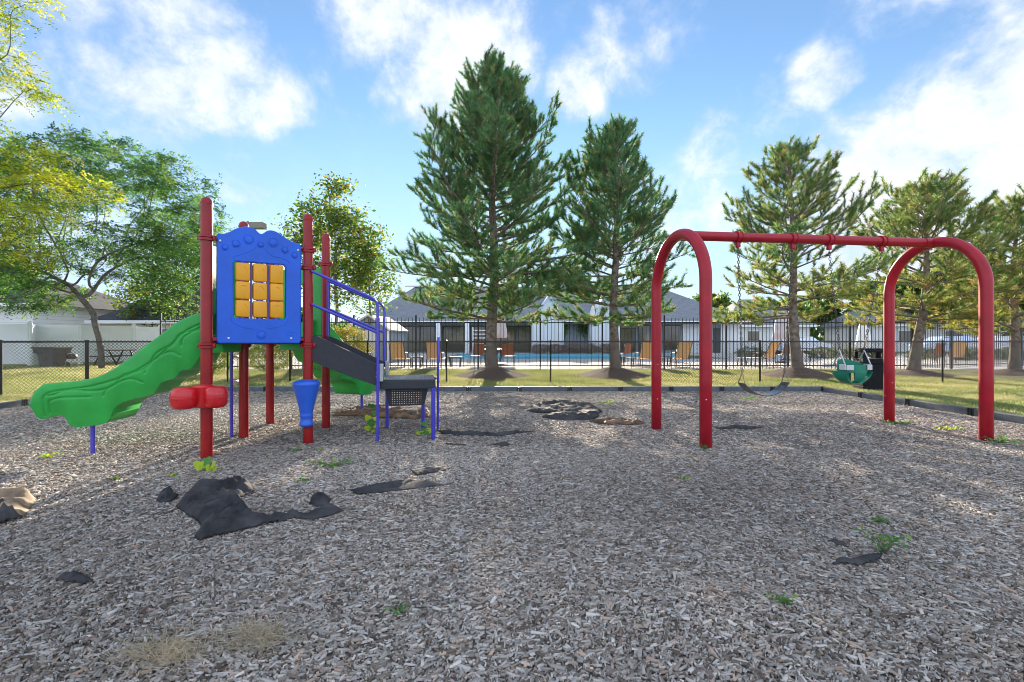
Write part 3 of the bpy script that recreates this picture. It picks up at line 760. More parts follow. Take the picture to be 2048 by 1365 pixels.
# ladder by the middle post of the long side
b = MB(); c1 = Vector((-3.60, 6.03, 0)); c2 = Vector((-3.80, 6.68, 0))
for c_ in (c1, c2): b.tube([(c_.x, c_.y, -.2), (c_.x, c_.y, 1.24)], .019, 12)
lad = b.build('ladder', M['bluepipe'], play, ang=50)
for z in (.70, 1.03):
    b = MB(); b.tube([(c1.x, c1.y, z + .02), (c2.x, c2.y, z)], .018, 10); b.build('rung', M['whitecoat'], lad, ang=50)
b = MB(); 
# --- red twin drum on post A
def lobed(prof, c, M_=None, n=28):
    b = MB(); b.lathe(prof, c, n, M_); return b
cz = .665; b = MB()
Mo = Matrix.Rotation(math.atan2(dAB.y, dAB.x) - .35, 4, 'Z')
for sx, w, r in ((-.145, 1.0, .122), (.140, .85, .112)):
    ctr = Vector((PA.x, PA.y - .10, cz)) + Mo @ Vector((sx, 0, 0))
    h = .115
    se = [(max(.0001, r * math.cos(a) ** .5 if math.cos(a) > 0 else .0001), h * math.copysign(abs(math.sin(a)) ** .62, math.sin(a))) for a in np.linspace(-math.pi / 2, math.pi / 2, 22)]
    prof = [p for p in se if p[1] < -.012] + [(r * 1.0, -.011), (r * 1.03, -.008), (r * 1.03, .008), (r * 1.0, .011)] + [p for p in se if p[1] > .012]
    b.lathe(prof, ctr, 28, Matrix.Diagonal((1.0, .95, 1, 1)))
hubc = (PA.x, PA.y - .055, cz + .045)
b.lathe([(.0001, -.16), (.07, -.155), (.088, -.12), (.09, .03), (.10, .06), (.075, .08), (.0001, .085)], hubc, 24, Matrix.Diagonal((1.35, .8, 1, 1)))
b.build('twin_drum', M['drumred'], play, ang=40)
# --- blue goblet drum on post B
hb = (PB.x, PB.y - .045, .18 + .08)
def zb(y): return EYE - (y - 682.5) / F * (PB.y - .05)
prof = [(.0001, zb(853)), (.06, zb(853)), (.078, zb(850)), (.080, zb(846)), (.068, zb(842)), (.066, zb(836)), (.074, zb(833)), (.074, zb(829)), (.070, zb(826)), (.079, zb(822)), (.082, zb(817)), (.105, zb(800)), (.132, zb(783)), (.144, zb(775)), (.148, zb(772)), (.153, zb(770)), (.153, zb(766)), (.14, zb(763)), (.10, zb(761)), (.05, zb(759.5)), (.0001, zb(759))]
b = MB(); b.lathe(prof, (PB.x, PB.y - .045, 0), 32); b.build('goblet_drum', M['drumblue'], play, ang=40)

# ------------------------------------------------------------------ swing frame
mL = Vector((2.135, 6.03, 0)); mR = Vector((5.82, 6.50, 0)); bd = (mR - mL).normalized(); pd = Vector((-bd.y, bd.x, 0)); TR = .069; TOPZ = 2.605; AR = .655
swing = thing('swing_frame', (mL + mR) / 2, 'red steel swing frame with two arched ends and a top beam', 'swing frame')
for m_ in (mL, mR):
    b = MB(); pts = [m_ - pd * AR + Vector((0, 0, -.3)), m_ - pd * AR + Vector((0, 0, .8)), m_ - pd * AR + Vector((0, 0, TOPZ - AR))]
    pts += [m_ + pd * (-AR * math.cos(a)) + Vector((0, 0, TOPZ - AR + AR * math.sin(a))) for a in np.linspace(0, math.pi, 33)[1:-1]]
    pts += [m_ + pd * AR + Vector((0, 0, TOPZ - AR)), m_ + pd * AR + Vector((0, 0, .8)), m_ + pd * AR + Vector((0, 0, -.3))]
    b.tube(pts, TR, 28); b.build('arch', M['swingred'], swing, sm=True)
b = MB(); b.tube([mL + bd * .02 + Vector((0, 0, TOPZ)), mR - bd * .02 + Vector((0, 0, TOPZ))], TR * .88, 28); b.build('top_beam', M['swingred'], swing, ang=50)
for q, k in ((mL + bd * .10, 1), (mR - bd * .10, -1)):
    b = MB(); b.tube([q - bd * .05 + Vector((0, 0, TOPZ)), q + bd * .05 + Vector((0, 0, TOPZ))], TR * .98, 24); b.build('joint_sleeve', M['swingred'], swing, ang=50)
def beam_at(px):
    k = (px - 1024) / F; t = (k * mL.y - mL.x) / (bd.x - k * bd.y); return mL + bd * t
HANG = [beam_at(x) for x in (1476, 1585, 1658, 1763)]
for q in HANG:
    b = MB(); b.tube([q - bd * .028 + Vector((0, 0, TOPZ)), q + bd * .028 + Vector((0, 0, TOPZ))], TR * 1.02, 24)
    b.tube([q - bd * .034 + Vector((0, 0, TOPZ)), q - bd * .026 + Vector((0, 0, TOPZ))], TR * 1.14, 24)
    b.tube([q + bd * .026 + Vector((0, 0, TOPZ)), q + bd * .034 + Vector((0, 0, TOPZ))], TR * 1.14, 24)
    b.bbox((q.x, q.y, TOPZ - TR - .028), (.05, .045, .075), .008, math.atan2(bd.y, bd.x)); b.build('swing_hanger', M['swingred'], swing, ang=50)
def chain(b, p, q, link=.045, r=.0042):
    p = Vector(p); q = Vector(q); d = q - p; n = max(2, int(d.length / (link * .78))); d.normalize()
    a = d.cross(Vector((0, 1, 0))).normalized(); c_ = d.cross(a)
    for i in range(n):
        ce = p + (q - p) * ((i + .5) / n); s1 = a if i % 2 else c_
        s1 = (a * .8 + c_ * .6) if i % 2 else (c_ * .8 - a * .6)
        lp = [ce + d * (link / 2 * math.cos(t)) + s1 * (link * .30 * math.sin(t)) for t in np.linspace(0, 2 * math.pi, 9)]
        b.tube(lp, r, 4, False)
# belt swing
zt = TOPZ - TR - .06
sL = at(1483, 767, 6.16); sR = at(1571, 765, 6.26)
bs = thing('belt_swing', (sL + sR) / 2 * 1.0 - Vector((0, 0, .1)), 'black rubber belt swing sagging on two chains under the beam', 'swing')
ax = (sR - sL).normalized(); cr = Vector((-ax.y, ax.x, 0)).normalized()
b = MB(); n = 17; vs = []; 
for i in range(n):
    f = i / (n - 1); sag = -.165 * (1 - (2 * f - 1) ** 2) ** .85; c_ = sL + (sR - sL) * f + Vector((0, 0, sag))
    w = .075 + .008 * math.sin(math.pi * f)
    for k, (yy, zz) in enumerate(((-w, .004), (w, .004), (w, -.006), (-w, -.006))): vs.append(c_ + cr * yy + Vector((0, 0, zz)))
fs = [(i * 4 + k, i * 4 + (k + 1) % 4, i * 4 + 4 + (k + 1) % 4, i * 4 + 4 + k) for i in range(n - 1) for k in range(4)] + [(3, 2, 1, 0), ((n - 1) * 4, (n - 1) * 4 + 1, (n - 1) * 4 + 2, (n - 1) * 4 + 3)]
b.add(vs, fs); b.build('seat', M['beltseat'], bs)
for top_, s0 in ((HANG[0], sL), (HANG[1], sR)):
    b = MB(); apex = s0 + Vector((0, 0, .14)) + (ax * .012 if s0 is sL else -ax * .012)
    chain(b, (top_.x, top_.y, zt), apex); b.build('chain', M['chain'], bs, sm=True)
    b = MB(); b.tube([s0 + cr * .07, apex, s0 - cr * .07, s0 + cr * .07], .006, 6, False)
    b.build('hanger_triangle', M['chain'], bs)
# bucket swing (toddler seat)
bc = at(1704, 742, 6.36); bks = thing('bucket_swing', bc - Vector((0, 0, .17)), 'green full bucket toddler swing hanging beside the black trash can', 'swing')
def bk(x, y, z): return bc + bd * x + pd * y + Vector((0, 0, z))
b = MB()
# upper band (ring), crotch strap with leg holes, back flap
nseg = 28
def ringpt(a, z, rx=.19, ry=.145): return bk(rx * math.cos(a), ry * math.sin(a), z)
for z0_, z1_, r0, r1 in ((.085, -.02, 1.0, 1.0),):
    vs = []; 
    for i in range(nseg):
        a = 2 * math.pi * i / nseg
        tz = .085 + (.07 * max(0, math.sin(a)) ** 1.5)
        for rr, zz in ((1, tz), (1, -.02), (.93, -.02), (.93, tz)): vs.append(ringpt(a, zz, .19 * rr, .145 * rr))
    fs = [(i * 4 + k, ((i + 1) % nseg) * 4 + k, ((i + 1) % nseg) * 4 + (k + 1) % 4, i * 4 + (k + 1) % 4) for i in range(nseg) for k in range(4)]
    b.add(vs, fs)
# saddle: curved strips from left/right band to bottom, and centre strip front-to-back
for strip, w in (((0, 1), .0),):
    pass
def strip(pts, w, nrm, th=.014):
    vs = []; 
    for p, wd in pts:
        for a_, t_ in ((-wd, th / 2), (wd, th / 2), (wd, -th / 2), (-wd, -th / 2)):
            vs.append(p + nrm * a_ + Vector((0, 0, t_)))
    m_ = len(pts); b.add(vs, [(i * 4 + k, i * 4 + (k + 1) % 4, i * 4 + 4 + (k + 1) % 4, i * 4 + 4 + k) for i in range(m_ - 1) for k in range(4)] + [(3, 2, 1, 0), (m_ * 4 - 4, m_ * 4 - 3, m_ * 4 - 2, m_ * 4 - 1)])
strip([(bk(.185 * math.cos(a), 0, -.01 + .16 * math.sin(a)), .13 - .055 * abs(math.sin(a))) for a in np.linspace(math.pi, 2 * math.pi, 19)], 0, pd)
strip([(bk(0, .14 * math.cos(a), -.01 + .155 * math.sin(a)), .035 + .05 * abs(math.cos(a)) ** 2) for a in np.linspace(math.pi, 2 * math.pi, 17)], 0, bd)
b.build('seat', M['bucket'], bks, ang=50)
for sx, top_ in ((-1, HANG[2]), (1, HANG[3])):
    b = MB(); b.bbox(bk(.196 * sx, -.02 if sx > 0 else -.06, .055), (.016, .10, .075), .006, math.atan2(bd.y, bd.x)); b.bbox(bk(sx * .145, -.125, .05), (.09, .016, .07), .006, math.atan2(bd.y, bd.x) - .25 * -sx); b.build('side_pad', M['whitecoat'], bks)
    apex = bk(.185 * sx, 0, .28)
    b = MB(); b.tube([bk(.19 * sx, -.1, .075), apex, bk(.19 * sx, .1, .075)], .009, 8); b.build('coated_strap', M['whitecoat'], bks, sm=True)
    b = MB(); chain(b, (top_.x, top_.y, zt), apex); b.build('chain', M['chain'], bks, sm=True)

# ------------------------------------------------------------------ trash can
def trash_can():
    c = Vector((9.18, 12.0, gz(9, 12) - .005)); rz = R(-16)
    t = thing('trash_can', c, 'square black plastic trash can with open hooded top on the lawn', 'trash can', rz=rz)
    Mz = Matrix.Translation(c) @ Matrix.Rotation(rz, 4, 'Z')
    def B(b, cc, sz, bev=.02): return b.bbox((0, 0, 0), sz, bev, M=Mz @ Matrix.Translation(cc))
    b = MB(); B(b, (0, 0, .06), (.60, .60, .12)); B(b, (0, 0, .40), (.55, .55, .60), .03); B(b, (0, 0, .715), (.60, .60, .06)); 
    for sx in (-1, 1):
        for sy in (-1, 1): B(b, (sx * .255, sy * .255, .42), (.07, .07, .56), .02)
    b.build('body', M['bin'], t)
    h = MB()
    for sx in (-1, 1):
        for sy in (-1, 1): B(h, (sx * .25, sy * .25, .86), (.085, .085, .26), .015)
    B(h, (0, 0, .775), (.58, .58, .07)); B(h, (0, 0, 1.0), (.58, .58, .07), .025); B(h, (0, 0, 1.04), (.46, .46, .05), .02)
    h.build('hood', M['bin'], t)
trash_can()

# ------------------------------------------------------------------ chain-link fence
def chain_link():
    t = thing('chain_link_fence', (0, 13.8, gz(0, 13.8)), 'low black chain link fence crossing behind the playground', 'fence')
    path = [Vector((-15.5, 7.6, 0)), Vector((-11.55, 10.6, 0)), Vector((-10.85, 12.0, 0)), Vector((-8.9, 13.8, 0)), Vector((17.5, 13.8, 0)), Vector((25, 14.0, 0))]
    H = 1.24
    post_px = [455, 580, 735, 893, 1101, 1307, 1520, 1700, 1885, 2060]
    posts = [(p, .042) for p in (path[0], path[1], path[2])] + [(Vector(((x - 1024) / F * 13.8, 13.8, 0)), .024) for x in post_px] + [(path[5], .04)]
    for p, r in posts:
        z0 = gz(p.x, p.y); h = H - z0 * .0
        b = MB(); b.lathe([(r, z0 - .2), (r, h + .0), (r * 1.2, h + .005), (r * 1.1, h + .03), (.0001, h + .045)], (p.x, p.y, 0), 12)
        b.build('post', M['black'], t, ang=50)
    b = MB(); w = MB()
    for p, q in zip(path, path[1:]):
        seg = (q - p).length; dr = (q - p).normalized(); nr = Vector((dr.y, -dr.x, 0))
        b.tube([p + Vector((0, 0, H - .01)), q + Vector((0, 0, H - .01))], .020, 10)
        z0 = max(.03, .02 + gz((p.x + q.x) / 2, (p.y + q.y) / 2)); hh = H + .015 - z0; pitch = .078
        n = int((seg + hh) / pitch) + 1
        for fam in (0, 1):
            for i in range(n):
                s0 = i * pitch; a0 = s0; b0 = 0.0; a1 = s0 - hh; b1 = hh
                if a0 > seg: b0 = a0 - seg; a0 = seg
                if a1 < 0: b1 = hh + a1; a1 = 0.0
                if b1 - b0 < .02: continue
                if fam: a0, a1 = seg - a0, seg - a1
                off = nr * (.004 if fam else -.004)
                w.tube([p + dr * a0 + off + Vector((0, 0, z0 + b0)), p + dr * a1 + off + Vector((0, 0, z0 + b1 + .012))], .0043, 4, False)
    b.build('top_rail', M['black'], t, ang=50); w.build('wire_mesh', M['wire'], t)
chain_link()

# ------------------------------------------------------------------ iron fences
def iron(name, pts, label, m, posts_every, pitch, top=2.13, bot=.19, first=None, th=.018, pw=.055, dz=0):
    t = thing(name, (pts[0].x, pts[0].y, gz(0, pts[0].y)), label, 'fence')
    for p, q in zip(pts, pts[1:]):
        L_ = (q - p).length; dr = (q - p).normalized(); an = math.atan2(dr.y, dr.x); n = max(1, round(L_ / posts_every)); sp = L_ / n
        for i in range(n + 1):
            c = p + dr * sp * i; b = MB(); b.box((c.x, c.y, (top + .06 + dz) / 2 + .03), (pw, pw, top + .06 + dz), an); b.lathe([(pw * .5, 0), (pw * .3, .02), (.001, .035)], (c.x, c.y, top + .09 + dz), 6); b.build('post', m, t)
        for i in range(n):
            a = p + dr * sp * i; k = int(sp / pitch); b = MB(); c = a + dr * sp / 2
            for z in (top - .18, bot + .12): b.box((c.x, c.y, z + dz), (sp - pw, .03, .035), an)
            for j in range(1, k):
                c = a + dr * (sp * j / k); b.box((c.x, c.y, (top - .02 + bot) / 2 + dz), (th, th, top - .02 - bot), an)
                b.add([Vector((c.x + x, c.y + y, top - .02 + dz)) for x, y in ((-th / 2, -th / 2), (th / 2, -th / 2), (th / 2, th / 2), (-th / 2, th / 2))] + [Vector((c.x, c.y, top + .03 + dz))], [(0, 1, 4), (1, 2, 4), (2, 3, 4), (3, 0, 4)])
            b.build('picket_panel', m, t)
iron('iron_fence', [Vector((-12.4, 16.6, 0)), Vector((-8.4, 17.9, 0)), Vector((15.3, 18.0, 0))], 'tall black iron picket fence between the lawn and the pool', M['iron'], 2.37, .135)
iron('iron_fence', [Vector((15.45, 18.1, 0)), Vector((27.5, 21.5, 0))], 'grey iron picket fence behind the rightmost pines', M['greyiron'], 2.2, .125, top=2.05)

# ------------------------------------------------------------------ trees
def norm(a): return a / (np.linalg.norm(a, axis=-1, keepdims=True) + 1e-9)
def needles(shoots, axes, nb, length, pal, pk, wid=.0072):
    """bottle-brush shoots: thin triangles round each shoot"""
    n = len(shoots); S_ = np.repeat(shoots, nb, 0); A = np.repeat(axes, nb, 0); m = n * nb
    rv = norm(rng.normal(size=(m, 3))); perp = norm(rv - (rv * A).sum(1, keepdims=True) * A)
    ang = rng.uniform(.35, 1.15, m)[:, None]; d = norm(A * np.cos(ang) + perp * np.sin(ang))
    base = S_ + A * (rng.uniform(-.06, .07, m) * (length / .11))[:, None]
    L_ = (length * rng.uniform(.65, 1.2, m))[:, None]
    side = norm(np.cross(d, rng.normal(size=(m, 3)))) * wid
    V = np.stack([base - side, base + side, base + d * L_], 1).reshape(-1, 3)
    k = rng.choice(len(pal), n, p=pk); c = pal[k] * rng.uniform(.75, 1.25, n)[:, None]; c = np.repeat(c, nb, 0) * rng.uniform(.85, 1.15, m)[:, None]
    return V, np.arange(3 * m).reshape(-1, 3), np.repeat(c, 3, 0)

def pine(pos, H, label, env, seed, z_first=1.9, bend=0.0, dens=1.0, pal=None, gap=.0, tr=.17, br_sp=.36):
    global rng
    rng = np.random.default_rng(seed); rnd = random.Random(seed)
    x0, y0 = pos; z0 = gz(x0, y0)
    t = thing('pine_tree', (x0, y0, z0), label, 'pine tree', 'pines along the fence')
    def trunk_at(z):
        f = (z - z0) / (H - z0); return Vector((x0 + bend * f + .05 * math.sin(z * 1.3 + seed), y0 + .05 * math.sin(z * .9 + seed * 2), z))
    tb = MB(); zs = np.linspace(z0, H - .15, 26)
    tb.tube([trunk_at(z) for z in zs], [tr * (1 - .93 * ((z - z0) / (H - z0))) ** .9 * (1 + .55 * math.exp(-(z - z0) / .22)) + .008 for z in zs], 12, True)
    tb.build('trunk', M['bark'], t, sm=True)
    bb = MB(); sh = []; ax = []
    z = z_first
    while z < H - .15:
        f = (z - z_first) / (H - z_first); rad = env(f); nb = 5; ph = rnd.uniform(0, 6.28)
        for k in range(nb):
            if rnd.random() < gap: continue
            an = ph + k * 2 * math.pi / nb + rnd.uniform(-.3, .3); L_ = rad * rnd.uniform(.62, 1.12)
            if L_ < .12: L_ = .12
            el0 = R(5 + 38 * f + rnd.uniform(-8, 10)); p0 = trunk_at(z + rnd.uniform(-.1, .1))
            npt = 8; pts = [p0]; dr = Vector((math.cos(an) * math.cos(el0), math.sin(an) * math.cos(el0), math.sin(el0)))
            for i in range(npt):
                g = .10 if f < .3 else .13
                dr = (dr + Vector((rnd.uniform(-.09, .09), rnd.uniform(-.09, .09), g * (i / npt) ** 1.2 * 1.6 - (.045 if f < .25 else 0)))).normalized()
                pts.append(pts[-1] + dr * (L_ / npt))
            r0 = .012 + .016 * L_ * (1 - .4 * f)
            bb.tube(pts, [r0 * .8 * (1 - .88 * i / npt) for i in range(npt + 1)], 5, False)
            # secondary shoots
            nt_ = max(4, int(L_ / .115 * dens)); 
            for j in range(nt_):
                g = .22 + .78 * (j + rnd.random()) / nt_ if L_ > .8 else .05 + .95 * (j + rnd.random()) / nt_
                g = min(g, .995); i0 = int(g * npt); fr = g * npt - i0; pp = pts[i0].lerp(pts[min(i0 + 1, npt)], fr); dd = (pts[min(i0 + 1, npt)] - pts[max(i0 - 0, 0)]).normalized() if i0 < npt else dr
                sd = dd.cross(Vector((0, 0, 1))).normalized() * rnd.choice((-1, 1)); tl = rnd.uniform(.25, .95) * (1.15 - g * .6) * min(1, L_ / 1.2 + .3)
                td = (dd * rnd.uniform(.3, 1.0) + sd * rnd.uniform(.35, 1.1) + Vector((0, 0, rnd.uniform(-.35, .8)))).normalized()
                e = pp + td * tl; md = pp + td * tl * .5 + Vector((0, 0, -.01)); e = e + Vector((0, 0, tl * .16))
                bb.tube([pp, md, e], [.008, .006, .003], 3, False)
                ns = max(2, int(tl / .085))
                for s in range(ns):
                    if rnd.random() < .10: continue
                    q = pp.lerp(e, .32 + .68 * (s + .5) / ns); aa = (td + Vector((rnd.uniform(-.3, .3), rnd.uniform(-.3, .3), .35 + rnd.uniform(-.2, .3)))).normalized()
                    sh.append(q); ax.append(aa)
                sh.append(e); ax.append((td + Vector((0, 0, .6))).normalized())
            for _ in range(3): sh.append(pts[-1]); ax.append((dr + Vector((rnd.uniform(-.4, .4), rnd.uniform(-.4, .4), rnd.uniform(0, .5)))).normalized())
        z += br_sp * (1 - .35 * f) * rnd.uniform(.75, 1.25)
    for k in range(6): sh.append(trunk_at(H - .12 - .05 * k)); ax.append(Vector((rnd.uniform(-.3, .3), rnd.uniform(-.3, .3), 1)).normalized())
    bb.build('branches', M['bark'], t, sm=True)
    pal_, pk = pal
    zz_ = np.array([p.z for p in sh]); low = np.clip((4.2 - zz_) / 2.2, 0, 1)
    V, Fc, c = needles(np.array([list(p) for p in sh]), np.array([list(a) for a in ax]), 24, .145, np.array(pal_), pk)
    tint = np.repeat(low[:, None] * np.array([[.45, .15, -.05]]) * rng.uniform(0, 1.3, len(sh))[:, None] + 1, 72, 0)   # browned lower needles, with sunlight through them also put into the colour
    np_mesh('crown', V, Fc, M['needles'], t, colors=c * tint)
    return len(sh)
G1 = ([(.09, .21, .09), (.14, .28, .12), (.20, .34, .14), (.31, .35, .14), (.34, .26, .13)], [.3, .32, .2, .13, .05])
G2 = ([(.10, .20, .075), (.18, .28, .10), (.28, .35, .12), (.38, .39, .16), (.42, .29, .14)], [.27, .30, .25, .14, .04])
G3 = ([(.12, .22, .075), (.22, .31, .10), (.33, .39, .13), (.42, .41, .17), (.46, .30, .15)], [.24, .28, .28, .15, .05])
def envt(f): return float(np.interp(f, [0, .1, .3, .46, .66, .80, .90, 1], [.92, 1.0, .98, .86, .60, .36, .17, .04]))
def env1(f): return 3.65 * envt(f)
def env2(f): return 2.75 * envt(f)
def env3(f): return 2.9 * envt(f)
def env4(f): return 2.85 * envt(f)
ns = [pine(PINES[0], 10.4, 'tallest and broadest pine, standing in the middle behind the playground', env1, 3, 1.95, .05, 1.05, G1, .02, .19),
      pine(PINES[1], 8.35, 'second tallest pine, just left of the swing arch', env2, 8, 2.0, .1, 1.0, G1, .06, .165),
      pine(PINES[2], 7.75, 'sparse pine with a bent trunk showing under the swing beam', env3, 15, 2.15, -.25, .8, G2, .22, .165),
      pine(PINES[3], 6.75, 'yellowish pine seen through the right swing arch', env4, 23, 1.95, .55, .85, G3, .15, .165),
      pine(PINES[4], 6.1, 'pine cut by the right edge of the picture', env4, 31, 1.7, .1, .95, G3, .08, .15)]
print('pine shoots', ns)

def colonize(att, trunk, step, infl, kill, iters=90):
    nodes = [np.array(p, float) for p in trunk]; par = [-1] + list(range(len(trunk) - 1)); att = np.array(att, float)
    NA = np.array(nodes); alive = att
    nearest = np.full(len(alive), -1); nd = np.full(len(alive), 1e9)
    D = np.linalg.norm(alive[:, None] - NA[None], axis=2); nearest = D.argmin(1); nd = D.min(1)
    for it in range(iters):
        if len(alive) == 0 or len(nodes) > 9000: break
        m = nd < infl
        if not m.any(): infl *= 1.4; continue
        idx = nearest[m]; v = norm(alive[m] - np.array(nodes)[idx]); new = []; newp = []
        us = np.unique(idx); acc = np.zeros((len(nodes), 3)); np.add.at(acc, idx, v)
        for i in us:
            d = acc[i] + rng.normal(0, .12, 3); d = d / (np.linalg.norm(d) + 1e-9); q = nodes[i] + d * step; new.append(q); newp.append(i)
        newa = np.array(new); allN = np.array(nodes); base = len(nodes)
        keep = np.linalg.norm(newa[:, None] - allN[None], axis=2).min(1) > step * .35
        if not keep.any(): break
        newa = newa[keep]; newp = [p for p, k in zip(newp, keep) if k]
        nodes += list(newa); par += newp
        D = np.linalg.norm(alive[:, None] - newa[None], axis=2); j = D.argmin(1); dm = D.min(1); b_ = dm < nd
        nearest[b_] = j[b_] + base; nd[b_] = dm[b_]
        ok = nd > kill; alive = alive[ok]; nearest = nearest[ok]; nd = nd[ok]
    return np.array(nodes), par
def wood(nodes, par, r0, pw, rmax, name, m, t, sides=6):
    n = len(nodes); cnt = np.zeros(n); kids = [0] * n
    for i in range(n):
        if par[i] >= 0: kids[par[i]] += 1
    for i in range(n - 1, -1, -1):
        if kids[i] == 0: cnt[i] += 1
        if par[i] >= 0: cnt[par[i]] += cnt[i]
    r = np.minimum(rmax, r0 * np.maximum(cnt, 1) ** pw); b = MB()
    for i in range(n):
        p = par[i]
        if p < 0: continue
        ra = min(r[p], r[i] * 1.25); b.tube([nodes[p], nodes[i]], [float(ra), float(r[i])], sides if r[i] > .03 else 3, False)
    b.build(name, m, t, sm=True); tips = [i for i in range(n) if kids[i] == 0]
    return tips, r
def leaf_quads(C_, size, pal, pk, flat=.5, aspect=.45, clump=None):
    n = len(C_); d = norm(rng.normal(size=(n, 3)) * np.array([1, 1, .55])); nr = norm(rng.normal(size=(n, 3)) * np.array([flat, flat, 1])); s = norm(np.cross(d, nr))
    L_ = (size * rng.uniform(.6, 1.3, n))[:, None]
    V = np.stack([C_ - d * L_ * .5, C_ + s * L_ * aspect * .5 , C_ + d * L_ * .5, C_ - s * L_ * aspect * .5], 1).reshape(-1, 3)
    k = rng.choice(len(pal), n, p=pk); c = np.array(pal)[k] * rng.uniform(.75, 1.25, n)[:, None]
    if clump is not None: c = c * clump[:, None]
    return V, np.arange(4 * n).reshape(-1, 4), np.repeat(c, 4, 0)
def fronds(nodes, dirs, per, flen, lsize, pal, pk, nleaf=9, droop=.35):
    """pinnate leaves: rows of leaflets along short drooping stalks"""
    k = len(nodes); O = np.repeat(nodes, per, 0); D = np.repeat(dirs, per, 0); m = k * per
    d = norm(D * .6 + rng.normal(size=(m, 3)) * np.array([.9, .9, .4]) + np.array([0, 0, -.1])); fl = (flen * rng.uniform(.6, 1.25, m))[:, None]
    O = O + rng.normal(size=(m, 3)) * flen * .55 * np.array([1, 1, .5]); side = norm(np.cross(d, np.array([0, 0, 1.0]) + rng.normal(0, .35, (m, 3))))
    t = (np.arange(nleaf) + .5) / nleaf; sgn = np.where(np.arange(nleaf) % 2, 1.0, -1.0)
    P = O[:, None] + d[:, None] * fl[:, None] * t[None, :, None] + np.array([0, 0, -1.0]) * (droop * fl[:, None] * (t ** 2)[None, :, None])
    ld = norm(side[:, None] * sgn[None, :, None] + d[:, None] * .55 + rng.normal(0, .18, (m, nleaf, 3))); P = P.reshape(-1, 3); ld = ld.reshape(-1, 3); n = len(P)
    w = norm(np.cross(ld, np.array([0, 0, 1.0]) + rng.normal(0, .4, (n, 3)))); L_ = (lsize * rng.uniform(.7, 1.25, n))[:, None]
    V = np.stack([P, P + ld * L_ * .5 + w * L_ * .24, P + ld * L_, P + ld * L_ * .5 - w * L_ * .24], 1).reshape(-1, 3)
    node_k = rng.choice(len(pal), k, p=pk); c = np.array(pal)[node_k] * rng.uniform(.7, 1.3, k)[:, None]
    c = np.repeat(np.repeat(c, per, 0) * rng.uniform(.8, 1.2, m)[:, None], nleaf, 0)
    return V, np.arange(4 * n).reshape(-1, 4), np.repeat(c, 4, 0)
def clumpy(A, sc, seed, thr=-.12):
    v = np.array([mnoise.noise(Vector((p[0] * sc, p[1] * sc, p[2] * sc * 1.6 + seed * 3.3))) for p in A]); return A[v > thr]
def ellips(c, r, n, shell=.0):
    v = norm(rng.normal(size=(n, 3))); k = rng.uniform(shell ** 3, 1, n) ** (1 / 3); return np.array(c) + v * k[:, None] * np.array(r)

def broadleaf(name, trunk, att, label, cat, seed, step=.3, infl=1.6, kill=.45, leaves=22, spread=.33, size=.09, pal=None, pk=None, rmax=.2, r0=.008, pw=.42, bark='lbark', flat=.6, group=None, aspect=.45, drop=0, flatz=.55, fr=None, clump=.5, thr=-.12):
    global rng
    rng = np.random.default_rng(seed)
    t = thing(name, tuple(trunk[0]), label, cat, group)
    att = clumpy(att, clump, seed, thr)
    N_, par = colonize(att, trunk, step, infl, kill)
    tips, r = wood(N_, par, r0, pw, rmax, 'trunk', M[bark], t)
    fine = np.array([i for i in range(len(N_)) if r[i] < r0 * 3.2 ** pw * 1.3 and i > len(trunk)])
    cen_ = N_[fine]; cen_ = cen_[rng.random(len(cen_)) > drop]
    if fr:
        fidx = np.array([i for i in range(len(N_)) if r[i] < r0 * 3.2 ** pw * 1.3 and i > len(trunk)]); fidx = fidx[rng.random(len(fidx)) > drop]
        dirs = norm(N_[fidx] - N_[np.array(par)[fidx]]); V, Fc, c = fronds(N_[fidx], dirs, *fr, pal, pk)
        np_mesh('crown', V, Fc, M['leaves'], t, colors=c); print(name, len(N_), len(Fc)); return t
    k = len(cen_); off = rng.normal(size=(k * leaves, 3)) * np.array([spread, spread, spread * flatz]) * .55
    C_ = np.repeat(cen_, leaves, 0) + off; cl = np.repeat(rng.uniform(.75, 1.25, k), leaves)
    V, Fc, c = leaf_quads(C_, size, pal, pk, flat, aspect, cl)
    np_mesh('crown', V, Fc, M['leaves'], t, colors=c)
    print(name, 'nodes', len(N_), 'leaves', len(C_))
    return t
LOC = ([(.055, .13, .045), (.09, .19, .055), (.14, .26, .065), (.22, .32, .07)], [.3, .35, .25, .1])
rng = np.random.default_rng(77)
tx, ty = -16.6, 19.0; g_ = gz(tx, ty)
A_ = np.concatenate([ellips((tx + .2, ty, 6.5), (4.6, 4.0, 2.8), 1700, .5), ellips((tx - 3.6, ty - .5, 3.9), (3.4, 3, 1.7), 1300, .1), ellips((tx + 3.3, ty, 4.9), (2.3, 2.3, 1.6), 360, .3)])
A_ = A_[A_[:, 2] > 2.5]
broadleaf('honeylocust_tree', [(tx, ty, g_ - .1), (tx, ty, .5), (tx - .02, ty, .9), (tx - .1, ty, 1.4), (tx - .25, ty, 1.9), (tx - .3, ty, 2.3)], A_,
          'wide spreading locust tree with dark forked trunk behind the left slide', 'tree', 41, .27, 2.3, .32, 44, .46, .15, LOC[0], LOC[1], .23, .007, .44, fr=(11, .30, .10), clump=.7, thr=-.06)
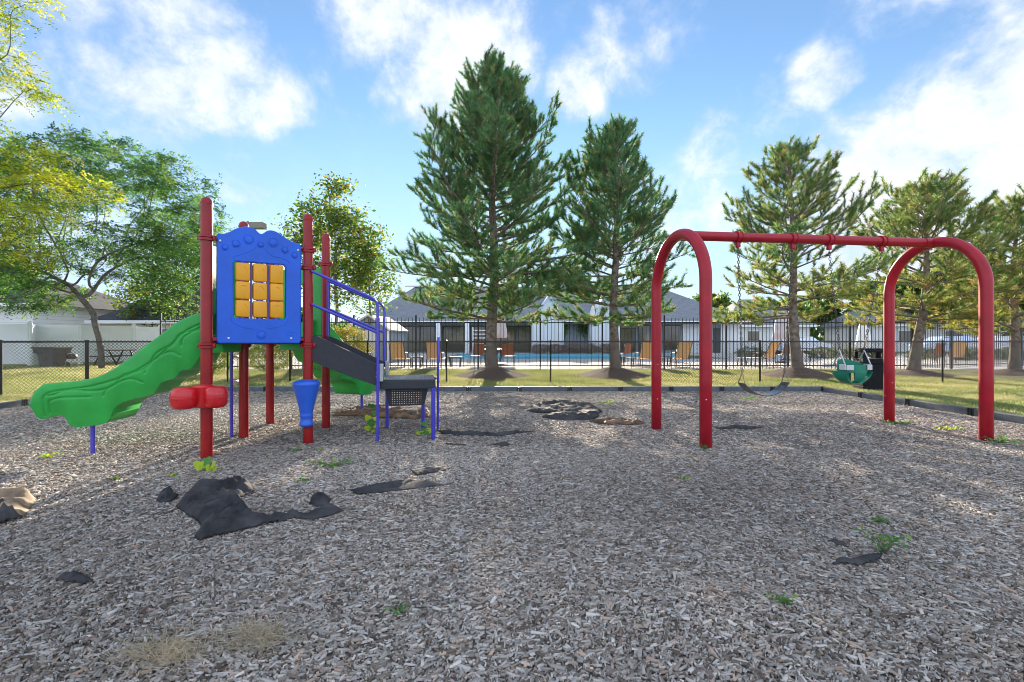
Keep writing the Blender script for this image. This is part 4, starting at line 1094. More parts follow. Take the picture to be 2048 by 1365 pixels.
# the near locust whose boughs reach in from the left
NL = ([(.26, .32, .04), (.38, .41, .05), (.50, .49, .10), (.13, .21, .04)], [.28, .34, .22, .16])
def pxblob(px, py, d, rx, rz, n, ry=.5): c = at(px, py, d); return ellips((c.x, c.y, c.z), (rx, ry, rz), n)
rng = np.random.default_rng(78)
A_ = np.concatenate([pxblob(50, 335, 8.2, .75, .42, 260), pxblob(115, 385, 8.2, .62, .40, 260), pxblob(20, 430, 8.4, .6, .45, 200), pxblob(180, 372, 8.1, .42, .18, 90, .3), pxblob(205, 430, 8.1, .28, .14, 60, .25), pxblob(150, 440, 8.1, .3, .2, 60, .25), pxblob(60, 500, 8.2, .5, .28, 110), pxblob(-40, 380, 8.4, .9, .8, 240),
                     pxblob(20, 150, 7.9, .42, .38, 80, .4), pxblob(75, 190, 7.9, .38, .14, 40, .3), pxblob(120, 160, 7.9, .14, .05, 10, .15), pxblob(50, 15, 7.6, .3, .12, 26, .3), pxblob(100, 2, 7.5, .16, .08, 12, .2), pxblob(0, 25, 7.6, .2, .12, 14), pxblob(-80, 120, 7.9, .9, 1.1, 160),
                     pxblob(-200, 250, 8, 1.4, 2.2, 240, 1.2), ellips((-12.6, 7.6, 5.6), (2.2, 2.2, 2.2), 300)])
broadleaf('honeylocust_tree', [(-12.4, 7.4, -.1), (-12.4, 7.4, .8), (-12.35, 7.45, 1.6), (-12.2, 7.5, 2.4), (-12.0, 7.55, 3.0)], A_,
          'bright yellow green boughs of a nearer locust reaching in at the left edge', 'tree', 43, .16, 2.6, .18, 44, .24, .075, NL[0], NL[1], .16, .003, .47, fr=(8, .19, .05), clump=1.6, thr=-.12)
MP = ([(.06, .13, .035), (.10, .18, .04), (.19, .24, .04), (.30, .30, .05), (.26, .15, .06)], [.28, .32, .22, .13, .05])
def leafy(px, pytop, pybot, d, rx, label, seed, n=420, pal=MP, size=.16, name='maple_tree', leaves=26, lean=0, group=None, drop=0, ry=None):
    global rng
    rng = np.random.default_rng(seed); X = (px - 1024) / F * d; zt_ = EYE + (682 - pytop) / F * d; zb_ = EYE + (682 - pybot) / F * d; zc = (zt_ + zb_) / 2; rz_ = (zt_ - zb_) / 2
    A = ellips((X, d, zc), (rx, ry or rx * .9, rz_), n, .35); A = A[~((A[:, 2] > zc + rz_ * .2) & (np.hypot(A[:, 0] - X, A[:, 1] - d) > rx * (1.05 - .75 * (A[:, 2] - zc) / rz_)))]
    g = gz(X, d); hb_ = max(zb_, g + .6)
    tr_ = [(X, d, g - .1)] + [(X + .03 * k, d, g + (hb_ - g) * k / 5) for k in range(1, 6)]
    return broadleaf(name, tr_, A, label, 'tree', seed, .38, 2.6, .5, int(leaves * 1.9), .55, size * 1.15, pal[0], pal[1], .16, .012, .42, group=group, flatz=.8, flat=1.0, aspect=.6, drop=drop)
leafy(668, 352, 612, 22.5, 2.35, 'leafy green and yellow tree between the playground posts and the big pine', 51, 620, size=.15, leaves=30)
leafy(735, 470, 640, 24, 1.5, 'low yellow tinged tree leaning against the left side of the big pine', 52, 240, size=.14)
DG = ([(.05, .11, .035), (.08, .15, .04), (.13, .19, .045)], [.4, .4, .2])
leafy(370, 470, 640, 24, 2.3, 'green tree behind the top of the left slide', 53, 380, pal=DG, size=.15)
leafy(300, 545, 650, 30, 2.2, 'small pale tree beside the dark shingle roof', 54, 240, pal=MP, size=.15)
FARG = 'far trees behind the fences'
for i, (px, pt, pb_, d, rx, lab) in enumerate([
        (1560, 600, 650, 62, 5, 'low far tree behind the sparse pine'), (1690, 560, 660, 60, 5.5, 'far green tree above the parked cars'),
        (1790, 540, 660, 55, 5, 'far green tree just right of the parked cars'), (1900, 520, 655, 50, 5.5, 'far dark tree behind the yellowish pine'),
        (2010, 500, 655, 46, 5, 'far tree behind the pine at the right edge'), (2140, 480, 650, 44, 5, 'far tree beyond the right edge of the lawn'),
        (1420, 585, 650, 66, 5, 'far tree over the right end of the pool house'), (-60, 470, 640, 40, 4.5, 'far tree at the left edge beyond the white fence')]):
    leafy(px, pt, pb_, d, rx, lab, 60 + i, 200, pal=DG if i % 2 else MP, size=.42, leaves=26, name='shade_tree', group=FARG)

# shrubs
SH = ([(.20, .26, .05), (.34, .36, .07), (.12, .18, .04), (.40, .30, .08)], [.35, .3, .25, .1])
def shrub(c, r, label, seed, pal=SH, size=.055, n=6500, name='shrub', cat='shrub'):
    global rng
    rng = np.random.default_rng(seed); t = thing(name, (c[0], c[1], gz(c[0], c[1])), label, cat)
    v = norm(rng.normal(size=(n, 3))); lob = 1 + .16 * np.sin(v[:, 0] * 7 + seed) * np.sin(v[:, 1] * 6) + .12 * np.sin(v[:, 2] * 9 + seed)
    k = rng.uniform(.55, 1.0, n) ** .5 * lob; Cc = np.array([c[0], c[1], c[2]]) + v * k[:, None] * np.array(r); Cc = Cc[Cc[:, 2] > gz(c[0], c[1]) + .03]
    V, Fc, col = leaf_quads(Cc, size, pal[0], pal[1], 1.0, .55); np_mesh('foliage', V, Fc, M['leaves'], t, colors=col)
    b = MB(); 
    for i in range(9):
        a = i * .7; e = Vector((c[0] + math.cos(a) * r[0] * .6, c[1] + math.sin(a) * r[1] * .6, c[2] + r[2] * .4)); b.tube([(c[0], c[1], gz(c[0], c[1]) - .05), tuple((Vector((c[0], c[1], c[2])) + e) / 2), tuple(e)], [.018, .012, .005], 4, False)
    b.build('stems', M['lbark'], t)
p = at(425, 705, 15.8); shrub((p.x, p.y, .78), (.62, .55, .62), 'bushy yellow green shrub behind the fence, seen left of the middle posts', 81)
p = at(540, 700, 15.8); shrub((p.x, p.y, .78), (.72, .55, .60), 'yellow green shrub seen between the two middle red posts', 82)
p = at(693, 675, 15.6); RS = ([(.22, .26, .05), (.38, .30, .06), (.12, .2, .04), (.45, .22, .08)], [.3, .25, .3, .15]); shrub((p.x, p.y, .95), (.72, .6, .82), 'rounded shrub with reddish yellow tips behind the far handrail', 83, RS, n=9000)

# ------------------------------------------------------------------ pool house
def pool_house():
    t = thing('pool_house', (4, 44, .13), 'long grey roofed pool house with white gables and dark windows', 'building')
    X = lambda px, d=44.0: (px - 1024) / F * d
    x0, x1 = X(735), X(1483); yw = 44.0; z0, ze = .13, 3.0
    b = MB(); b.box(((x0 + x1) / 2, yw + 6, (z0 + ze) / 2), (x1 - x0, 12, ze - z0)); b.build('wall', M['greywall'], t)
    r = MB(); e = .7; yb = yw + 12; ym = yw + 6; zr = 7.0; rx0, rx1 = x0 + 3.2, x1 - 6
    vs = [(x0 - e, yw - e - .6, ze - .05), (x1 + e, yw - e - .6, ze - .05), (x1 + e, yb + e, ze - .05), (x0 - e, yb + e, ze - .05), (rx0, ym, zr), (rx1, ym, zr)]
    r.add(vs, [(0, 1, 5, 4), (1, 2, 5), (2, 3, 4, 5), (3, 0, 4), (3, 2, 1, 0)]); r.build('roof', M['roof'], t)
    f = MB(); f.box(((x0 + x1) / 2, yw - e - .63, ze - .12), (x1 - x0 + 2 * e, .05, .22)); f.build('fascia', M['darktrim'], t)
    g = MB(); g.box(((x0 + x1) / 2, yw - e - .69, ze + .03), (x1 - x0 + 2 * e, .06, .09)); g.build('gutter', M['white'], t)
    f = MB(); f.box((rx0 + 5, ym - .1, zr + .05), (12, .5, .12)); f.build('ridge_cap', M['whitecoat'], t)
    def win(pa, pb, ya, yb_, m=None, name='window'):
        a, c = X(pa, yw - .1), X(pb, yw - .1); za = EYE - (ya - 682) / F * 44; zb_ = EYE - (yb_ - 682) / F * 44
        w = MB(); w.box(((a + c) / 2, yw - .03, (za + zb_) / 2), (c - a, .08, za - zb_)); o = w.build(name, m or M['darktrim'], t)
        n = max(1, round((c - a) / 1.5)); gl = MB()
        for i in range(n):
            s = (c - a) / n; gl.box((a + s * (i + .5), yw - .085, (za + zb_) / 2), (s - .12, .03, za - zb_ - .14))
        gl.build('glass', M['glass'], o)
    win(778, 872, 652, 703); win(884, 930, 652, 703); win(940, 1062, 652, 703); win(1238, 1272, 656, 704); win(1276, 1302, 650, 708, name='door'); win(1326, 1361, 650, 700)
    for pa, pb in ((872, 880), (930, 938)):
        a, c = X(pa, 42.6), X(pb, 42.6); w = MB(); w.box(((a + c) / 2, 42.75, 1.53), (c - a, .35, 2.8)); w.build('column', M['white'], t)
    for pa, pb, pk_ in ((1064, 1128, 1098), (1182, 1240, 1208)):      # white gabled bays
        d = 41.8; a, c, k = X(pa, d), X(pb, d), X(pk_, d); zk = EYE + (682 - 592) / F * d; zs_ = EYE + (682 - 640) / F * d
        w = MB(); vs = [(a, d, .13), (c, d, .13), (c, d, zs_), (k, d, zk), (a, d, zs_)]; w.add(vs + [(x, 43.95, z) for x, y, z in vs], [(0, 1, 2, 3, 4), (0, 5, 6, 1), (1, 6, 7, 2), (2, 7, 8, 3), (3, 8, 9, 4), (4, 9, 5, 0)])
        w.build('gable', M['whitewall'], t)
        rr = MB(); o_ = .18
        for (xa, za), (xb, zb_) in (((k, zk + .02), (c + o_, zs_ - .25)), ((k, zk + .02), (a - o_, zs_ - .25))):
            rr.add([(xa, d - .25, za), (xb, d - .25, zb_), (xb, 45.5, zb_), (xa, 45.5, za), (xa, d - .25, za + .14), (xb, d - .25, zb_ + .14), (xb, 45.5, zb_ + .14), (xa, 45.5, za + .14)], [(0, 1, 2, 3), (4, 7, 6, 5), (0, 4, 5, 1), (1, 5, 6, 2), (2, 6, 7, 3), (3, 7, 4, 0)])
        rr.build('gable_roof', M['white'], t)
    a, c = X(1130, 43.6), X(1180, 43.6); w = MB(); w.box(((a + c) / 2, 43.85, 1.5), (c - a, .2, 2.7)); w.build('recessed_wall', M['greywall'], t)
    for pa, pb in ((1364, 1424), (1441, 1481)):
        a, c = X(pa), X(pb); w = MB(); w.box(((a + c) / 2, yw - .04, 1.52), (c - a, .1, 2.8)); w.build('white_wall_section', M['whitewall'], t)
    a, c = X(1427), X(1439); w = MB(); w.box(((a + c) / 2, yw - .05, 1.3), (c - a, .1, 2.3)); dd = w.build('door', M['darktrim'], t)
    w = MB(); w.box((c - .1, yw - .13, 1.2), (.06, .08, .12)); w.build('handle', M['bolt'], dd)
pool_house()
GB = ([(.06, .16, .03), (.1, .24, .04), (.16, .3, .06)], [.4, .4, .2])
for px, lab in ((1124, 'left of two hanging green plants on the pool house wall'), (1168, 'right of two hanging green plants on the pool house wall')):
    p = at(px, 656, 43.4); rng = np.random.default_rng(px); t = thing('hanging_plant', (p.x, p.y, p.z + .5), lab, 'hanging plant')
    Cc = np.array(p) + rng.normal(size=(900, 3)) * np.array([.3, .18, .34]); V, Fc, col = leaf_quads(Cc, .16, GB[0], GB[1], 1, .5); np_mesh('foliage', V, Fc, M['leaves'], t, colors=col)
    b = MB(); b.lathe([(.14, -.18), (.2, .02)], p, 10); b.build('pot', M['darktrim'], t)
    b = MB(); b.tube([p + Vector((0, 0, .02)), p + Vector((0, .3, .8))], .015, 4); b.build('hanger', M['iron'], t)
# flower bed along the bays
FL = ([(.30, .22, .2), (.12, .13, .06), (.5, .42, .4), (.35, .08, .08)], [.25, .45, .2, .1])
for i, px in enumerate((1080, 1112, 1146, 1180, 1214)):
    p = at(px, 698, 41); shrub((p.x, 40.9, .55), (.8, .4, .45), ['dusky flowering bush leftmost below the white gables', 'flowering bush under the left hanging plant', 'pinkish bush midway between the white gables', 'flowering bush under the right hanging plant', 'flowering bush in front of the right white gable'][i], 90 + i, FL, .14, 1200, 'flowering_bush', 'bush')

# ------------------------------------------------------------------ shed by the pool
def shed():
    d = 24.0; a, c = (693 - 1024) / F * d, (778 - 1024) / F * d; t = thing('storage_shed', ((a + c) / 2, d, .13), 'small grey storage shed with white trimmed gable behind the handrails', 'shed')
    zs_ = EYE + (682 - 661) / F * d; zk = EYE + (682 - 633) / F * d; k = (738 - 1024) / F * d
    b = MB(); vs = [(a, d, .1), (c, d, .1), (c, d, zs_), (k, d, zk), (a, d, zs_)]; b.add(vs + [(x + .3, d + 2.6, z) for x, y, z in vs], [(0, 1, 2, 3, 4), (0, 5, 6, 1), (1, 6, 7, 2), (2, 7, 8, 3), (3, 8, 9, 4), (4, 9, 5, 0), (5, 9, 8, 7, 6)]); b.build('wall', M['greywall'], t)
    b = MB()
    for xb in (a - .12, c + .12):
        b.add([(k, d - .12, zk + .02), (xb, d - .12, zs_ - .06), (xb + .3, d + 2.8, zs_ - .06), (k + .3, d + 2.8, zk + .02), (k, d - .12, zk + .1), (xb, d - .12, zs_ + .02), (xb + .3, d + 2.8, zs_ + .02), (k + .3, d + 2.8, zk + .1)], [(0, 1, 2, 3), (4, 7, 6, 5), (0, 4, 5, 1), (1, 5, 6, 2), (2, 6, 7, 3), (3, 7, 4, 0)])
    b.build('roof', M['roof'], t)
    b = MB(); b.tube([(a - .12, d - .15, zs_), (k, d - .15, zk + .07), (c + .12, d - .15, zs_)], .05, 4); b.build('roof_trim', M['white'], t)
    b = MB()
    for x in (a + .05, c - .05): b.box((x, d - .03, (zs_ + .1) / 2), (.1, .07, zs_ - .12))
    b.build('corner_trim', M['white'], t)
    b = MB(); b.box((k, d - .03, .95), (.95, .06, 1.7)); dd = b.build('door', M['whitecoat'], t)
    b = MB(); b.box((k, d - .07, .95), (.03, .02, 1.6)); b.build('door_seam', M['darktrim'], dd)
shed()

# ------------------------------------------------------------------ pool furniture
def lounger():
    t = thing('pool_lounger', (0, 0, 0), 'x', 'lounge chair', 'orange sling loungers beside the pool')
    b = MB(); w = .30
    def sl_(pts, wid):
        bb = MB(); vs = []
        for y, z in pts: vs += [(-wid, y, z), (wid, y, z)]
        bb.add(vs, [(2 * i, 2 * i + 1, 2 * i + 3, 2 * i + 2) for i in range(len(pts) - 1)]); return bb
    # back toward the viewer (-y), leg rest away (+y)
    s1 = sl_([(-.42, 1.06), (-.30, .84), (-.17, .60), (-.04, .37)], w - .02); o = s1.build('backrest', M['sling'], t)
    o.modifiers.new('t', 'SOLIDIFY').thickness = .012
    s2 = sl_([(-.02, .35), (.3, .33), (.8, .345), (1.35, .34)], w - .02); o = s2.build('seat', M['sling'], t); o.modifiers.new('t', 'SOLIDIFY').thickness = .012
    for sx in (-1, 1):
        f = MB(); f.tube([(sx * w, -.44, 1.08), (sx * w, -.03, .35), (sx * w, 1.38, .34)], .016, 8)
        f.tube([(sx * w, -.2, .35), (sx * w, -.03, .35)], .016, 8); f.tube([(sx * w, -.30, .62), (sx * (w + .03), -.18, .62), (sx * (w + .03), .25, .60), (sx * w, .30, .36)], .014, 8)
        f.build('side_frame', M['frame'], t, sm=True)
        for yy in (-.18, 1.2):
            l = MB(); l.tube([(sx * w, yy, .35), (sx * w, yy + (-.05 if yy < 0 else .05), 0)], .015, 8); l.build('leg', M['frame'], t, sm=True)
    f = MB(); f.tube([(-w, -.44, 1.08), (w, -.44, 1.08)], .016, 8); f.build('top_bar', M['frame'], t, sm=True)
    return t
L0 = lounger(); first = True
DZ = .145
for px, d, rz, lab in ((722, 19.9, 0, 'orange lounger partly hidden by the rounded shrub'), (797, 19.8, 0, 'orange lounger right of the stair handrails, square on'), (869, 19.8, 0, 'orange lounger behind the grab loop of the platform'),
                       (1290, 20.3, .12, 'orange lounger just left of the front swing post'), (1362, 20.0, .1, 'orange lounger between the two posts of the left arch'), (1534, 20.6, .45, 'narrow turned orange lounger left of the bent pine trunk'), (1912, 22.5, -.5, 'orange lounger seen through the right swing arch')):
    o = L0 if first else copy_tree(L0); first = False; p = at(px, 700, d); o.location = (p.x, d, DZ); o.rotation_euler = (0, 0, rz); o['label'] = lab
def patio_chair():
    t = thing('patio_chair', (0, 0, 0), 'x', 'chair', 'rust brown patio chairs')
    def sl_(pts, wid):
        bb = MB(); vs = []
        for y, z in pts: vs += [(-wid, y, z), (wid, y, z)]
        bb.add(vs, [(2 * i, 2 * i + 1, 2 * i + 3, 2 * i + 2) for i in range(len(pts) - 1)]); return bb
    o = sl_([(-.33, .98), (-.27, .75), (-.22, .45)], .25).build('backrest', M['brownsling'], t); o.modifiers.new('t', 'SOLIDIFY').thickness = .015
    o = sl_([(-.22, .43), (.05, .41), (.25, .44)], .25).build('seat', M['brownsling'], t); o.modifiers.new('t', 'SOLIDIFY').thickness = .015
    for sx in (-1, 1):
        f = MB(); f.tube([(sx * .27, -.34, 1.0), (sx * .27, -.22, .42), (sx * .27, .27, .44)], .015, 8); f.tube([(sx * .27, -.25, .66), (sx * .3, .15, .65), (sx * .28, .2, .0)], .014, 8); f.tube([(sx * .27, -.22, .42), (sx * .28, -.36, 0)], .014, 8); f.build('side_frame', M['frame'], t, sm=True)
    return t
P0 = patio_chair(); first = True
for px, d, rz, lab in ((953, 21.5, .5, 'rust brown patio chair left of the big pine trunk'), (1016, 21.2, -.1, 'rust brown patio chair right of the big pine trunk'), (1566, 23.5, .3, 'rust brown patio chair under the closed pale umbrella'), (1868, 24.0, .2, 'rust brown patio chair left of the far right lounger'),
                       (1248, 24.5, .6, 'small patio chair just right of the second pine trunk')):
    o = P0 if first else copy_tree(P0); first = False; p = at(px, 700, d); o.location = (p.x, d, DZ); o.rotation_euler = (0, 0, rz); o['label'] = lab
def side_table():
    t = thing('side_table', (0, 0, 0), 'x', 'table', 'small black side tables')
    b = MB(); b.bbox((0, 0, .43), (.5, .45, .035), .01); b.build('tabletop', M['frame'], t)
    for sx in (-1, 1):
        for sy in (-1, 1):
            l = MB(); l.bbox((sx * .21, sy * .18, .21), (.045, .045, .42), .008, M=Matrix.Rotation(sx * .09, 4, 'Y')); l.build('leg', M['frame'], t)
    return t
T0 = side_table(); first = True
for px, d, lab in ((833, 19.7, 'black side table between the two loungers by the handrails'), (911, 19.9, 'black side table right of the grab loop'), (1255, 20.2, 'black side table left of the lounger by the front swing post'), (1328, 20.4, 'black side table between the loungers behind the arch'), (1497, 20.6, 'black side table left of the turned orange lounger')):
    o = T0 if first else copy_tree(T0); first = False; p = at(px, 700, d); o.location = (p.x, d, DZ); o['label'] = lab
def round_table(px, d, lab, r=.6):
    p = at(px, 700, d); t = thing('patio_table', (p.x, d, DZ), lab, 'table')
    b = MB(); b.lathe([(r, .70), (r, .73)], (p.x, d, DZ), 24); b.build('tabletop', M['frame'], t)
    for k in range(4):
        a = k * math.pi / 2 + .6; l = MB(); l.tube([(p.x + math.cos(a) * r * .8, d + math.sin(a) * r * .8, DZ + .7), (p.x + math.cos(a) * r * .6, d + math.sin(a) * r * .6, DZ)], .018, 6); l.build('leg', M['frame'], t)
round_table(985, 22.3, 'dark round patio table behind the big pine trunk'); round_table(1605, 24.5, 'dark patio table behind the bent pine trunk')
def umbrella(px, d, ytop, ybot, m, lab, r=.24):
    p = at(px, 700, d); zt_ = EYE + (682 - ytop) / F * d; zb_ = EYE + (682 - ybot) / F * d; t = thing('patio_umbrella', (p.x, d, DZ), lab, 'umbrella', 'closed patio umbrellas')
    b = MB(); n = 26; prof = [(.05, 1.0), (.55, .93), (.72, .75), (.9, .5), (1.05, .25), (1.15, .08), (.8, 0)]; vs = []
    for rr, f in prof:
        for k in range(n):
            a = 2 * math.pi * k / n; q = r * rr * (1 + .22 * math.sin(a * 6 + f * 2)); vs.append((p.x + math.cos(a) * q, d + math.sin(a) * q, zb_ + (zt_ - zb_) * f))
    b.add(vs, [(i * n + k, i * n + (k + 1) % n, (i + 1) * n + (k + 1) % n, (i + 1) * n + k) for i in range(len(prof) - 1) for k in range(n)]); b.build('canopy', m, t, sm=True)
    b = MB(); b.tube([(p.x, d, DZ), (p.x, d, zt_ + .08)], .025, 8); b.build('pole', M['frame'], t)
    b = MB(); b.lathe([(.28, 0), (.28, .05), (.1, .09)], (p.x, d, DZ), 16); b.build('base', M['frame'], t)
umbrella(1002, 22.3, 633, 676, M['canvas'], 'closed pale umbrella partly behind the big pine trunk')
umbrella(1562, 24.0, 620, 678, M['canvas'], 'closed lilac grey umbrella left of the bent pine trunk', .3)
umbrella(1727, 24.5, 645, 695, M['white'], 'closed white umbrella above the bucket swing', .28)
umbrella(1574, 27.0, 655, 676, M['bluecanvas'], 'small blue umbrella half hidden by the lilac grey one', .2)
# slatted lattice stand left of the big pine trunk
def trellis():
    p = at(965, 700, 27); t = thing('lattice_rack', (p.x, 27, DZ), 'white slatted rack left of the big pine trunk', 'rack'); b = MB()
    for i in range(7): b.box((p.x, 27, DZ + .4 + i * .22), (1.1, .03, .05))
    b.build('slats', M['white'], t); b = MB()
    for x in (-.55, .55): b.box((p.x + x, 27, DZ + .95), (.05, .05, 1.9))
    b.build('uprights', M['white'], t)
trellis()

# ------------------------------------------------------------------ left: vinyl fence, houses, cart, grill, table
def vinyl():
    t = thing('vinyl_fence', (-19, 21.3, .1), 'long white vinyl privacy fence behind the locust trunk', 'fence')
    pts = [at(-160, 700, 20.5), at(60, 700, 21.2), at(72, 700, 22.5), at(160, 700, 23), at(268, 700, 24.5), at(320, 700, 26)]
    H = 1.9
    for i, (p, q) in enumerate(zip(pts, pts[1:])):
        p = Vector((p.x, p.y, 0)); q = Vector((q.x, q.y, 0)); L_ = (q - p).length; dr = (q - p).normalized(); an = math.atan2(dr.y, dr.x); n = max(1, round(L_ / 2.4))
        for k in range(n + 1):
            c = p + dr * (L_ * k / n); b = MB(); b.box((c.x, c.y, .95 + .06), (.14, .14, 2.1), an); b.lathe([(.1, 0), (.1, .03), (.001, .1)], (c.x, c.y, 2.07), 4); b.build('post', M['white'], t)
        for k in range(n):
            c = p + dr * (L_ * (k + .5) / n); b = MB(); b.box((c.x, c.y, .18 + H / 2), (L_ / n - .14, .035, H - .22), an)
            for z in (.28, H + .04): b.box((c.x, c.y, z), (L_ / n - .14, .06, .14), an)
            b.build('panel', M['hwhite'] if False else M['white'], t)
vinyl()
def house(name, x0, x1, y0, y1, ze, zr, wall, roof, label, ridge='x', wins=(), hip=1.5, trim=True):
    t = thing(name, ((x0 + x1) / 2, y0, .1), label, 'house'); b = MB(); b.box(((x0 + x1) / 2, (y0 + y1) / 2, (ze + .0) / 2), (x1 - x0, y1 - y0, ze)); b.build('wall', wall, t)
    e = .5; ym = (y0 + y1) / 2; r = MB(); vs = [(x0 - e, y0 - e, ze - .05), (x1 + e, y0 - e, ze - .05), (x1 + e, y1 + e, ze - .05), (x0 - e, y1 + e, ze - .05)]
    if ridge == 'x': vs += [(x0 + hip, ym, zr), (x1 - hip, ym, zr)]; r.add(vs, [(0, 1, 5, 4), (1, 2, 5), (2, 3, 4, 5), (3, 0, 4), (3, 2, 1, 0)])
    else: vs += [((x0 + x1) / 2, y0 - e, zr), ((x0 + x1) / 2, y1 + e, zr)]; r.add(vs, [(0, 4, 5, 3), (1, 2, 5, 4), (0, 1, 4), (2, 3, 5), (3, 2, 1, 0)])
    r.build('roof', roof, t)
    f = MB(); f.box(((x0 + x1) / 2, y0 - e - .03, ze - .1), (x1 - x0 + 2 * e, .06, .2)); f.build('fascia', M['white'], t)
    for xa, xb, za, zb_ in wins:
        w = MB(); w.box(((xa + xb) / 2, y0 - .02, (za + zb_) / 2), (xb - xa, .08, zb_ - za)); o = w.build('window', M['white'], t)
        g = MB(); g.box(((xa + xb) / 2, y0 - .07, (za + zb_) / 2), (xb - xa - .16, .03, zb_ - za - .16)); g.build('glass', M['glass'], o)
    return t
h = at(0, 640, 30)
house('house', -26.3, -19.6, 30, 38, 2.55, 5.3, M['cream'], M['dkroof'], 'cream sided house with dark shingle roof behind the locust trunk', wins=((-24.2, -23.4, 1.5, 2.15), (-23.1, -21.7, 1.6, 2.1)), hip=3.0)
house('house', -37, -27.5, 27, 36, 3.4, 5.3, M['hwhite'], M['dkroof'], 'white sided house with dark roof at the left edge', wins=((-31.2, -30.2, 1.6, 2.8),), hip=2.5)
def cart():
    p = at(105, 720, 20.3); z = .1; t = thing('garbage_cart', (p.x, p.y, z), 'dark grey wheeled garbage cart against the white fence', 'garbage cart')
    b = MB(); vs = []
    for zz, w, d in ((0, .27, .27), (.62, .34, .34), (.63, .42, .40), (.82, .44, .42)):
        vs += [(p.x - w, p.y - d, z + zz), (p.x + w, p.y - d, z + zz), (p.x + w, p.y + d, z + zz), (p.x - w, p.y + d, z + zz)]
    fs = [(3, 2, 1, 0)] + [(i * 4 + k, i * 4 + (k + 1) % 4, i * 4 + 4 + (k + 1) % 4, i * 4 + 4 + k) for i in range(3) for k in range(4)] + [(12, 13, 14, 15)]
    b.add(vs, fs); b.build('body', M['cart'], t)
    b = MB(); b.bbox((p.x, p.y, z + .86), (.98, .92, .07), .03); b.tube([(p.x - .35, p.y + .5, z + .84), (p.x + .35, p.y + .5, z + .84)], .025, 8); b.build('lid', M['cart'], t)
    for sx in (-1, 1): b = MB(); b.tube([(p.x + sx * .3, p.y + .3, z + .12), (p.x + sx * .36, p.y + .3, z + .12)], .12, 16); b.build('wheel', M['rubber'], t)
cart()
def grill():
    p = at(143, 720, 20.6); z = .1; t = thing('kettle_grill', (p.x, p.y, z), 'small black lidded grill on pale legs right of the garbage cart', 'grill')
    b = MB(); b.lathe([(.001, .34), (.16, .38), (.2, .46), (.2, .48), (.16, .56), (.001, .6)], (p.x, p.y, z), 18, Matrix.Diagonal((1.1, .9, 1, 1))); b.build('bowl', M['black'], t, ang=40)
    for k in range(4):
        a = k * math.pi / 2 + .8; b = MB(); b.tube([(p.x + .14 * math.cos(a), p.y + .14 * math.sin(a), z + .42), (p.x + .23 * math.cos(a), p.y + .23 * math.sin(a), z)], .012, 6); b.build('leg', M['metal'], t)
    b = MB(); b.tube([(p.x - .05, p.y, z + .6), (p.x - .04, p.y, z + .65), (p.x + .04, p.y, z + .65), (p.x + .05, p.y, z + .6)], .01, 6); b.build('handle', M['metal'], t)
grill()
def picnic():
    p = at(232, 700, 22.3); z = .1; t = thing('picnic_table', (p.x, p.y, z), 'dark picnic table right of the locust trunk', 'table')
    b = MB(); b.bbox((p.x, p.y, z + .72), (1.4, .7, .05), .01); b.build('tabletop', M['wood'], t)
    for sy in (-1, 1): b = MB(); b.bbox((p.x, p.y + sy * .6, z + .44), (1.4, .25, .045), .01); b.build('bench', M['wood'], t)
    for sx in (-1, 1):
        for sy in (-1, 1): b = MB(); b.tube([(p.x + sx * .5, p.y + sy * .2, z + .7), (p.x + sx * .5, p.y + sy * .62, z)], .03, 6); b.build('leg', M['frame'], t)
picnic()
def lamp():
    d = 33; p = at(496, 446, d); t = thing('area_lamp', (p.x, d, .13), 'tan box headed parking lamp peeking above the blue panel', 'street lamp')
    b = MB(); b.tube([(p.x, d, 0), (p.x, d, p.z + .1)], .09, 12); b.build('pole', M['lamp'], t)
    q = at(516, 452, d); b = MB(); b.bbox((q.x, d, q.z), (1.0, .55, .42), .03); b.tube([(p.x, d, q.z + .05), (q.x - .4, d, q.z + .05)], .05, 8); b.build('lamp_head', M['lamp'], t)
lamp()
# right background: parked cars beyond the fence, distant white garages
def car(px, d, rz, col, lab):
    p = at(px, 700, d); g = .145; t = thing('parked_car', (p.x, d, g), lab, 'car', 'parked cars beyond the pool', rz=rz); Mz = Matrix.Translation((p.x, d, g)) @ Matrix.Rotation(rz, 4, 'Z')
    cm = mat('car_paint', col, .25, .05, 2, coat=.8)
    prof = [(-2.2, .35), (-2.25, .75), (-2.1, .95), (-1.5, 1.0), (-.95, 1.42), (.55, 1.45), (1.15, 1.02), (2.1, .88), (2.25, .6), (2.2, .35)]
    b = MB(); vs = []
    for sy in (-1, 1):
        for x, z in prof: vs.append(Mz @ Vector((x, sy * (.9 if z < 1.1 else .68), z)))
    n = len(prof); b.add(vs, [tuple(range(n)), tuple(range(n, 2 * n))[::-1]] + [(i, i + n, (i + 1) % n + n, (i + 1) % n) for i in range(n)]); b.build('body', cm, t)
    w = MB()
    for sy in (-1, 1): w.add([Mz @ Vector(v) for v in ((-1.35, sy * .82, 1.03), (.95, sy * .82, 1.03), (.48, sy * .71, 1.38), (-.9, sy * .71, 1.38))], [(0, 1, 2, 3)])
    w.build('window', M['glass'], t)
    for sx in (-1.4, 1.4):
        for sy in (-1, 1):
            k = MB(); k.tube([Mz @ Vector((sx, sy * .72, .33)), Mz @ Vector((sx, sy * .93, .33))], .33, 20); wo = k.build('wheel', M['rubber'], t)
            k = MB(); k.tube([Mz @ Vector((sx, sy * .93, .33)), Mz @ Vector((sx, sy * .945, .33))], .19, 16); k.build('rim', M['metal'], wo)
    l = MB()
    for sy in (-.65, .65): l.box((0, 0, 0), (.06, .35, .16), M=Mz @ Matrix.Translation((2.22, sy, .7)))
    l.build('headlight', M['bolt'], t)
